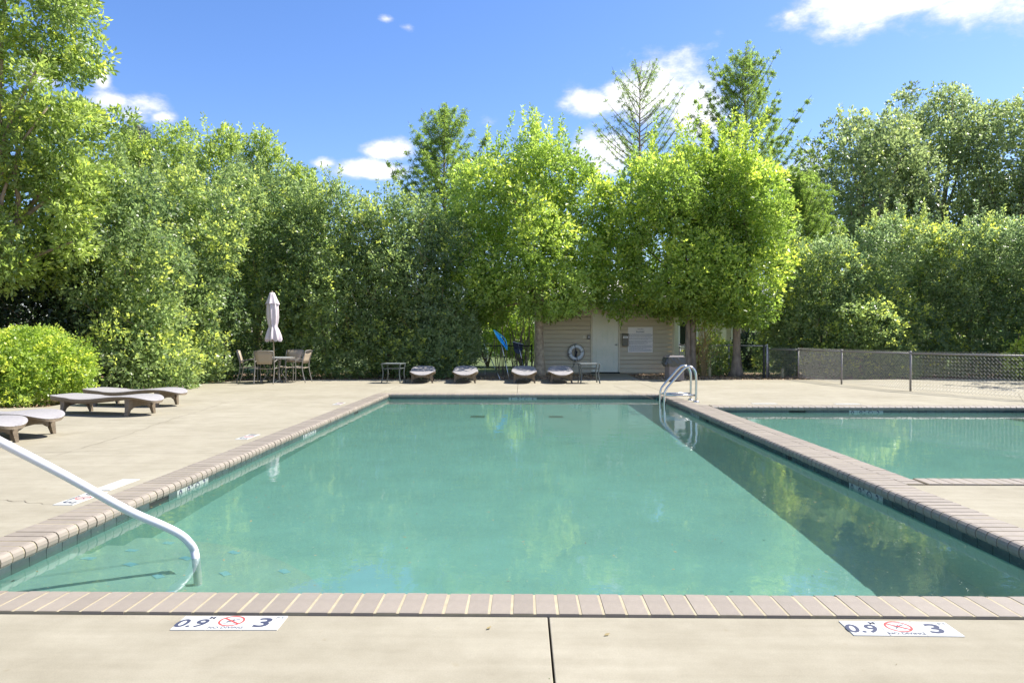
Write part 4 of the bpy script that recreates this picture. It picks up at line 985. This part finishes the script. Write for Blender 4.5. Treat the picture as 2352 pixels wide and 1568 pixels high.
# right hedge
hedge_shrub('tall grey-green shrub right of the bright trees, above the grey fence', 1885, 24.2, 2.7, 562, 2.4, 9500, seed=21, newamt=.4, m='leaf_cool', group='tall evergreen shrubs behind the grey fence')
hedge_shrub('tall sunlit shrub in the middle of the right hedge', 2060, 24.2, 3.1, 505, 2.4, 10500, seed=22, newamt=.5, m='leaf_cool', group='tall evergreen shrubs behind the grey fence')
hedge_shrub('tall dark shrub of the right hedge under the oaks', 2235, 23.8, 3.1, 515, 2.4, 10500, seed=23, newamt=.25, m='leaf_cool', group='tall evergreen shrubs behind the grey fence')
hedge_shrub('tall dark shrub at the right frame edge behind the fence', 2400, 23.0, 3.0, 490, 2.4, 10000, seed=24, newamt=.2, m='leaf_cool', group='tall evergreen shrubs behind the grey fence')
hedge_shrub('yellow-green shrub low behind the middle fence panels', 1990, 23.0, 2.2, 715, 1.6, 4200, seed=25, newamt=.5, m='leaf_hedge', group='low shrubs behind the grey fence', nsh=4)
hedge_shrub('small yellow-green shrub at the right frame edge behind the fence', 2352, 21.9, 1.2, 790, 1.2, 2200, seed=26, newamt=.8, m='leaf_left', group='low shrubs behind the grey fence', nsh=2)
hedge_shrub('dark low shrub at the left end of the right hedge', 1815, 24.6, 1.5, 700, 1.5, 2600, seed=27, newamt=.3, m='leaf_cool', group='low shrubs behind the grey fence', nsh=3)
# shrubs beyond the fences
hedge_shrub('yellow-green shrub with thin stems beyond the black fence', 1120, 31.5, 3.2, 690, 1.5, 4200, seed=31, newamt=.9, m='leaf_bright', group='shrubs beyond the fences', z0=.7)
hedge_shrub('sunlit shrub with bare stems left of the first trunk', 1200, 31.5, 2.4, 680, 1.5, 3200, seed=32, newamt=.8, m='leaf_bright', group='shrubs beyond the fences', z0=.5)
hedge_shrub('round dark bush beyond the fence right of the forked trunk', 1722, 29.5, 1.5, 782, 1.5, 2600, seed=33, newamt=.0, m='leaf_dark', group='shrubs beyond the fences', nsh=0)
hedge_shrub('small dark bush beyond the gate post', 1790, 30.5, 1.5, 790, 1.3, 2200, seed=34, newamt=.0, m='leaf_dark', group='shrubs beyond the fences', nsh=0)
hedge_shrub('spiky green shrub at the foot of the fence between the right trunks', 1655, 24.8, 1.0, 800, .9, 1300, seed=35, newamt=.3, m='leaf_cool', group='shrubs beyond the fences', nsh=6)

# clipped round bush
cb = at(40, 776, 13.9)
t = thing('clipped_bush', 'rounded yellow-green clipped bush behind the left loungers', 'bush', (cb.x, 13.9, -.03))
rng = random.Random(41); bl = []
for i in range(230):
    a = rng.uniform(0, 2 * math.pi); h = rng.random(); p = math.sqrt(max(0, 1 - max(0, (h - .45) / .62) ** 2.2)); r = rng.uniform(.8, .97) if rng.random() < .75 else rng.random() * .8
    bl.append((1.36 * p * r * math.cos(a), 1.1 * p * r * math.sin(a), 0.1 + 1.24 * h, 0.25, .25, .2))
L_ = Leaves(41); shell(L_, bl, 11000, 6, .055, .032, newamt=.4, inner=.15, back=.4); L_.build('foliage', M['leaf_clip'], t); TOTAL[0] += L_.count()
limbs(t, (0, 0, 0), [(rng.uniform(-1, 1), rng.uniform(-.6, .6), .9) for _ in range(5)], .03, M['bark'], seed=41, name='stem')
t = thing('low_plant', 'small pale green plant at the foot of the clipped bush', 'plant', (gnd(25, 930).x, 13.0, -.03)); L_ = Leaves(42)
shell(L_, [(rng.uniform(-.4, .4), rng.uniform(-.2, .2), .12, .16, .16, .12) for _ in range(12)], 500, 6, .07, .016, newamt=.4); L_.build('foliage', M['leaf_left'], t)

def tree(name, label, px, Y, trunk_h, top, w, seed, n, m, ll, lw, z0, crown_px=None, prof_=None, br=(.45, .8), nb=60, trunk_r=.15, barkm='bark', depth=None, newamt=.4, nsh=20, group=None, lean_=(0, 0), shoot_h=(.5, 1.5), blobs=None, inner=.25, base_r=1.5, stems=1):
    c = at(px, 776, Y); H = at(px, top, Y).z; t = thing(name, label, 'tree', (c.x, Y, -.03), 0, group); rng = random.Random(seed)
    cx = (at(crown_px, 776, Y).x - c.x) if crown_px else 0
    for s in range(stems):
        ox = (s - (stems - 1) / 2) * .16; th = trunk_h + .8
        pts = smooth_path([(ox, 0, 0), (ox * 1.1 + lean_[0] * .3, lean_[1] * .3, th * .33), (ox * 1.6 + lean_[0] * .6 + rng.uniform(-.04, .04), lean_[1] * .6, th * .66), (ox * 2.5 + lean_[0], lean_[1], th)], 4)
        k = len(pts); rr = [trunk_r * (base_r - (base_r - 1) * min(1, i / 3) - .35 * i / (k - 1)) for i in range(k)]
        MB().tube(pts, rr, 14).build('trunk', M[barkm], t, smooth=True)
    bl = (blobs(rng, cx, H) if blobs else mass(cx, 0, z0, H, w / 2 - .2, (depth or w) / 2 - .2, nb, rng, br, prof_))
    tips = [bl[rng.randrange(len(bl))][:3] for _ in range(14)]
    limbs(t, (lean_[0], lean_[1], trunk_h), tips, trunk_r * .42, M[barkm], .25, seed, 'limb')
    L_ = Leaves(seed); shell(L_, bl, n, 6, ll, lw, newamt=newamt, inner=inner)
    topb = sorted(bl, key=lambda b: -b[2])[:14]
    shoots(L_, [(b[0] + rng.uniform(-.3, .3), b[1] + rng.uniform(-.3, .3), b[2] + b[5] * .7) for b in (rng.choice(topb) for _ in range(nsh))], ll, lw, shoot_h, .6)
    L_.build('crown', M[m], t); TOTAL[0] += L_.count(); return t, bl
# the three bright trees
CT = 'bright green trees in front of the shed'
P1 = [.7, .98, 1.0, .93, .78, .42]
tree('bright_tree', 'bright green tree right of the shed sign with a forked trunk behind the bin', 1586, 24.0, 2.4, 358, 4.9, 52, 17500, 'leaf_bright', .12, .048, 2.15, crown_px=1528, prof_=[.8, 1, 1, .93, .78, .4], nb=100, br=(.5, .8), trunk_r=.10, newamt=.5, nsh=18, group=CT, depth=4.0, stems=2)
tree('bright_tree', 'bright yellow-green tree farthest right with a thick flaring trunk', 1692, 23.7, 2.2, 365, 3.8, 53, 14000, 'leaf_bright', .12, .048, 1.8, crown_px=1690, prof_=[.8, 1, .98, .88, .65, .32], nb=80, br=(.45, .75), trunk_r=.14, newamt=.7, nsh=22, group=CT, depth=3.6, base_r=1.7)
# big left tree, partly outside the frame
def t1_blobs(rng, cx, H):
    o = mass(cx, 0, 2.15, H, 2.65, 2.0, 120, rng, (.5, .85), P1)
    for i in range(16): o.append((cx - rng.uniform(.9, 2.5), rng.uniform(-1.2, 1.2), rng.uniform(2.0, 2.8), .5, .5, .42))
    return o
def left_blobs(rng, cx, H):
    o = []
    for (px, py, w, h, k) in ((60, 90, 1.55, .95, 16), (150, 60, .6, .8, 7), (60, -60, 1.6, 1.0, 14), (40, 250, 1.9, .6, 18), (130, 330, 1.1, .8, 12), (10, 420, 1.9, .9, 20), (100, 480, 1.0, .9, 12), (-60, 560, 1.6, .9, 14), (60, 600, .9, .7, 8), (-150, 300, 1.6, 2.4, 26), (-160, 50, 1.5, 1.6, 14), (200, 400, .5, .5, 4), (185, 250, .35, .35, 3)):
        c = at(px, py, 15.5)
        for i in range(k):
            o.append((c.x - BX + rng.uniform(-1, 1) * w * .85, rng.uniform(-1.1, 1.3), c.z + rng.uniform(-1, 1) * h * .8 + .03, *(lambda b: (b * 1.1, b, b * .9))(rng.uniform(.30, .50))))
    return o
tree('bright_tree', 'bright green tree left of the shed door, its mottled trunk at the shed corner', 1239, 24.0, 2.5, 338, 5.9, 51, 21000, 'leaf_bright', .12, .048, 2.0, crown_px=1215, blobs=t1_blobs, nb=120, br=(.5, .85), trunk_r=.165, barkm='bark_light', newamt=.5, nsh=26, group=CT, depth=4.4)
BX = at(-40, 776, 15.5).x
tree('broadleaf_tree', 'big leafy tree at the left frame edge, taller than the frame', -40, 15.5, 2.4, -120, 5, 61, 19000, 'leaf_left', .115, .042, 2, blobs=left_blobs, trunk_r=.2, newamt=.35, nsh=10, shoot_h=(.15, .4), inner=.2)
# trees behind the hedge
BT = 'pale green trees rising behind the hedge'
for i, (px, top, w, lab) in enumerate([(300, 312, 2.6, 'pale green tree top left of the row behind the hedge, beside the pine'), (400, 292, 2.6, 'pale tree top behind the hedge, above the left loungers'), (515, 305, 2.5, 'pale tree top behind the hedge, left of the tallest shoots'), (595, 315, 2.3, 'pale tree top behind the hedge, right above the parasol'), (690, 400, 2.2, 'lower pale tree top stepping down behind the hedge')]):
    tree('pale_tree', lab, px, 27 + (i % 2) * .8, 3.5, top, w, 70 + i, 6500, 'leaf_left', .12, .046, 2.5, prof_=[.7, 1, 1, .85, .7, .4], nb=50, br=(.45, .7), trunk_r=.12, newamt=.15, nsh=16, group=BT, shoot_h=(.2, .6))
# oaks on the right
for i, (px, Y, top, w, dp, lab, nn) in enumerate([(1985, 35, 275, 7.4, 4.5, 'grey-green oak left of the tall oak behind the right hedge', 12000), (2150, 37, 210, 8.6, 5, 'tallest grey-green oak behind the right hedge', 17000), (2335, 35, 238, 6.6, 4.5, 'grey-green oak at the right frame edge', 11000), (2480, 34, 260, 5, 4, 'grey-green oak mostly outside the right frame edge', 5000)]):
    tree('oak_tree', lab, px, Y, 4, top, w, 80 + i, nn, 'leaf_oak', .17, .075, 2.6, prof_=[.8, 1, 1, .92, .72, .4], nb=150, br=(.68, 1.05), trunk_r=.25, newamt=.25, nsh=8, group='oaks behind the right hedge', depth=dp, shoot_h=(.2, .5), inner=.38)

def cypress(label, px, Y, top, low, w, seed, dens=1.0, trunk_r=.12, m='leaf_cyp'):
    c = at(px, 776, Y); H = at(px, top, Y).z; z0 = at(px, low, Y).z; t = thing('cypress_tree', label, 'tree', (c.x, Y, -.03), 0, 'feathery cypresses behind the shed'); rng = random.Random(seed)
    MB().tube([(0, 0, 0), (.03, 0, H * .4), (-.03, 0, H * .75), (0, 0, H - .1)], [trunk_r, trunk_r * .8, trunk_r * .35, .012], 8).build('trunk', M['bark'], t, smooth=True)
    L_ = Leaves(seed); P, D = [], []; b = MB(); nb = int(84 * max(.75, dens) * (1.3 if dens > 1 else 1))
    for i in range(nb):
        h = (i + rng.random()) / nb; z = z0 + (H - z0) * (h ** .9) * .93; a = i * 2.4 + rng.uniform(-1, 1)
        ln = (w / 2) * (1.02 - h) ** .75 * rng.uniform(.5, 1.2) + .25; up = rng.uniform(.55, 1.0) + .5 * h
        tip = Vector((ln * math.cos(a), ln * math.sin(a), z + ln * up)); base = Vector((0, 0, z))
        tip.z = min(tip.z, H - .05)
        mid = base.lerp(tip, .5) + Vector((0, 0, -.10 * ln)); pts = smooth_path([base, mid, tip], 5)
        b.tube(pts, [.028 * (1 - h * .6) * (1 - .85 * k / (len(pts) - 1)) + .003 for k in range(len(pts))], 4)
        for k in range(int(ln * 16)):
            s = rng.uniform(.22, 1.0) ** .8; q = pts[min(len(pts) - 1, int(s * (len(pts) - 1)))]
            dr_ = Vector((rng.gauss(0, 1), rng.gauss(0, 1), rng.gauss(.1, .5))).normalized(); sl_ = rng.uniform(.15, .42) * (1.15 - s * .5)
            e = q + dr_ * sl_ + Vector((0, 0, -.05))
            b.tube([q, e], [.004, .002], 3, False)
            for j in range(max(2, int(5 * dens))): 
                f = rng.random(); P.append(q.lerp(e, f)); D.append((dr_ + Vector((0, 0, -.2))).normalized())
    b.build('branches', M['darkbark'], t, kind='stuff')
    P = np.array([tuple(p) for p in P]); D = np.array([tuple(p) for p in D]); tone = L_.rng.random(len(P))
    L_.tufts(P, D, 4, .10, .024, .8, tone, L_.rng.random(len(P)) * .5, along=.08); L_.build('crown', M[m], t); TOTAL[0] += L_.count()
cypress('feathery light green cypress left of the bright trees', 1022, 31, 240, 620, 5.0, 91, 1.2)
cypress('sparse cypress with bare dark branches against the white cloud', 1470, 34, 145, 420, 4.6, 92, .55)
cypress('tallest feathery cypress, right of the sparse one', 1712, 33, 108, 560, 6.4, 93, 1.25)
cypress('low feathery cypress between the bright trees and the right hedge', 1835, 29, 385, 720, 4.0, 94, 1.4)
pp = at(314, 276, 40); t = thing('pine_tree', 'dark pine top peeking above the left tree row', 'tree', (pp.x, 40, -.03)); MB().tube([(0, 0, 0), (0, 0, pp.z - .3)], .15, 8).build('trunk', M['bark'], t)
L_ = Leaves(97); shell(L_, [(rng.uniform(-1, 1), rng.uniform(-.6, .6), pp.z - .6 - rng.random() * 1.6, .5, .5, .4) for _ in range(16)], 2500, 6, .22, .016); L_.build('crown', M['leaf_dark'], t)

# far woods closing the view, one uncountable mass
L_ = Leaves(99); rng = random.Random(99); bl = []
for i in range(230):
    x = rng.uniform(-34, 46); Y = rng.uniform(48, 56); zt_ = 4.5 + 1.5 * math.sin(x * .35) + rng.uniform(-.6, .6); bl.append((x, Y, rng.uniform(.5, zt_), 1.9, 1.5, 1.3))
shell(L_, bl, 9000, 6, .36, .22, newamt=.2, inner=.1); w_ = L_.build('far_woods', M['leaf_hedge'], None); w_['kind'] = 'stuff'; TOTAL[0] += L_.count()
L_ = Leaves(100); bl = []
for i in range(70):
    x = rng.choice([rng.uniform(-26, -13), rng.uniform(16, 30)]); bl.append((x, rng.uniform(16, 26), rng.uniform(.5, 5.5), 1.6, 1.4, 1.2))
shell(L_, bl, 4500, 6, .24, .13, newamt=.2, inner=.1); w_ = L_.build('side_woods', M['leaf_hedge'], None); w_['kind'] = 'stuff'

# dry vine stems round the second trunk
vn = thing('dry_vine', 'tan dry vine stems beside the forked trunk right of the shed', 'vine', (at(1615, 776, 24.1).x, 24.1, -.03)); rng = random.Random(4)
b = MB()
for k in range(46):
    x = rng.gauss(0, .13); y = rng.uniform(-.15, .15); h = rng.uniform(.5, 1.9)
    b.tube(smooth_path([(x * .5, y, 0), (x + rng.uniform(-.08, .08), y, h * .4), (x + rng.uniform(-.12, .16), y, h * .75), (x * 1.5 + rng.uniform(-.25, .35), y + rng.uniform(-.2, .2), h)], 3), .008, 4)
b.build('dry_stems', M['dry'], vn, kind='stuff')
sb = thing('bare_shrub', 'bare brown saplings beyond the black fence, left of the first trunk', 'shrub', (at(1190, 776, 25.2).x, 25.2, -.03)); b = MB()
for k in range(24):
    x = rng.uniform(-.75, .45); h = rng.uniform(1.2, 2.6); b.tube(smooth_path([(x, rng.uniform(-.3, .3), 0), (x + rng.uniform(-.15, .15), 0, h * .5), (x + rng.uniform(-.4, .4), rng.uniform(-.2, .2), h)], 3), [.02 - .002 * q for q in range(7)], 5)
b.build('stems', M['bark'], sb, kind='stuff')

# ================================================================== SMALL SCATTER
g = np.random.default_rng(5)
def scatter(name, m, pts, size, zj=.01, asp=(.2, .5), tilt=.5):
    n = len(pts); P = np.array(pts); a = g.uniform(0, 2 * np.pi, n); s = g.uniform(size[0], size[1], n); w = s * g.uniform(asp[0], asp[1], n)
    dx = np.stack([np.cos(a), np.sin(a), g.normal(0, tilt, n)], 1); dy = np.stack([-np.sin(a), np.cos(a), g.normal(0, tilt, n)], 1)
    P = P + np.stack([np.zeros(n), np.zeros(n), g.uniform(0, zj, n)], 1)
    q = np.stack([P - dx * s[:, None], P - dy * w[:, None], P + dx * s[:, None], P + dy * w[:, None]], 1).reshape(-1, 3)
    return mesh_obj(name, q.tolist(), [(4 * i, 4 * i + 1, 4 * i + 2, 4 * i + 3) for i in range(n)], m, kind='stuff')
pts = []
for (x0, x1, y0, y1, n) in ((-9.9, 2.3, 21.45, 23.6, 3800), (3.7, 9.3, 21.45, 24.0, 2600), (3.6, 5.6, 22, 25.2, 900), (.3, 2.35, 22.5, 25.2, 900), (-11.5, -8.6, 12.7, 18.3, 3000), (-10.5, -8.3, 18.5, 21.5, 1200)):
    for _ in range(n): pts.append((g.uniform(x0, x1), g.uniform(y0, y1), -.025))
pts = [p for p in pts if not (p[0] > -8.75 and p[1] < 20.9 and p[0] < -5) and not (p[0] > -9.85 and 14.5 < p[1] < 18.2)]
scatter('mulch_chips', M['mulchchip'], pts, (.012, .04), .03)
# litter at the deck edge
pts = [(g.uniform(-8, 9), 21.4 - abs(g.normal(0, .25)), .003) for _ in range(160)] + [(g.uniform(-8, 9), g.uniform(16.2, 21), .003) for _ in range(60)] + [(g.uniform(-3, 3), g.uniform(1.8, 3.1), .003) for _ in range(10)]
scatter('deck_litter', M['debris'], pts, (.006, .018), .004, tilt=.1)
pts = [(g.uniform(PX0, PX1), g.uniform(PY0, PY1), WZ + .002) for _ in range(420)] + [(g.uniform(QX0, QX1), g.uniform(QY0, QY1), WZ + .002) for _ in range(70)]
scatter('floating_debris', M['debris'], pts, (.005, .016), .001, tilt=.05)
pts = [(g.uniform(PX0, PX1), PY0 + (PY1 - PY0) * g.random() ** 1.5, WZ + .002) for _ in range(1700)] + [(g.uniform(QX0, QX1), g.uniform(QY0, QY1), WZ + .002) for _ in range(350)]
scatter('floating_specks', M['pollen'], pts, (.0015, .0048), .001, asp=(.25, .8), tilt=.05)
# weed sprouting from the near joint
wd = thing('weed', 'tiny weed sprouting from the deck joint at the bottom of the photo', 'weed', (.115, gnd(1270, 1556).y, 0)); L_ = Leaves(7)
L_.tufts(np.array([[0, 0, .002], [.004, .01, .004], [-.006, -.01, .003]]), np.array([[0, 0, 1.]] * 3), 6, .022, .008, 1.0); L_.build('foliage', M['leaf_left'], wd)
print('leaves', TOTAL[0])
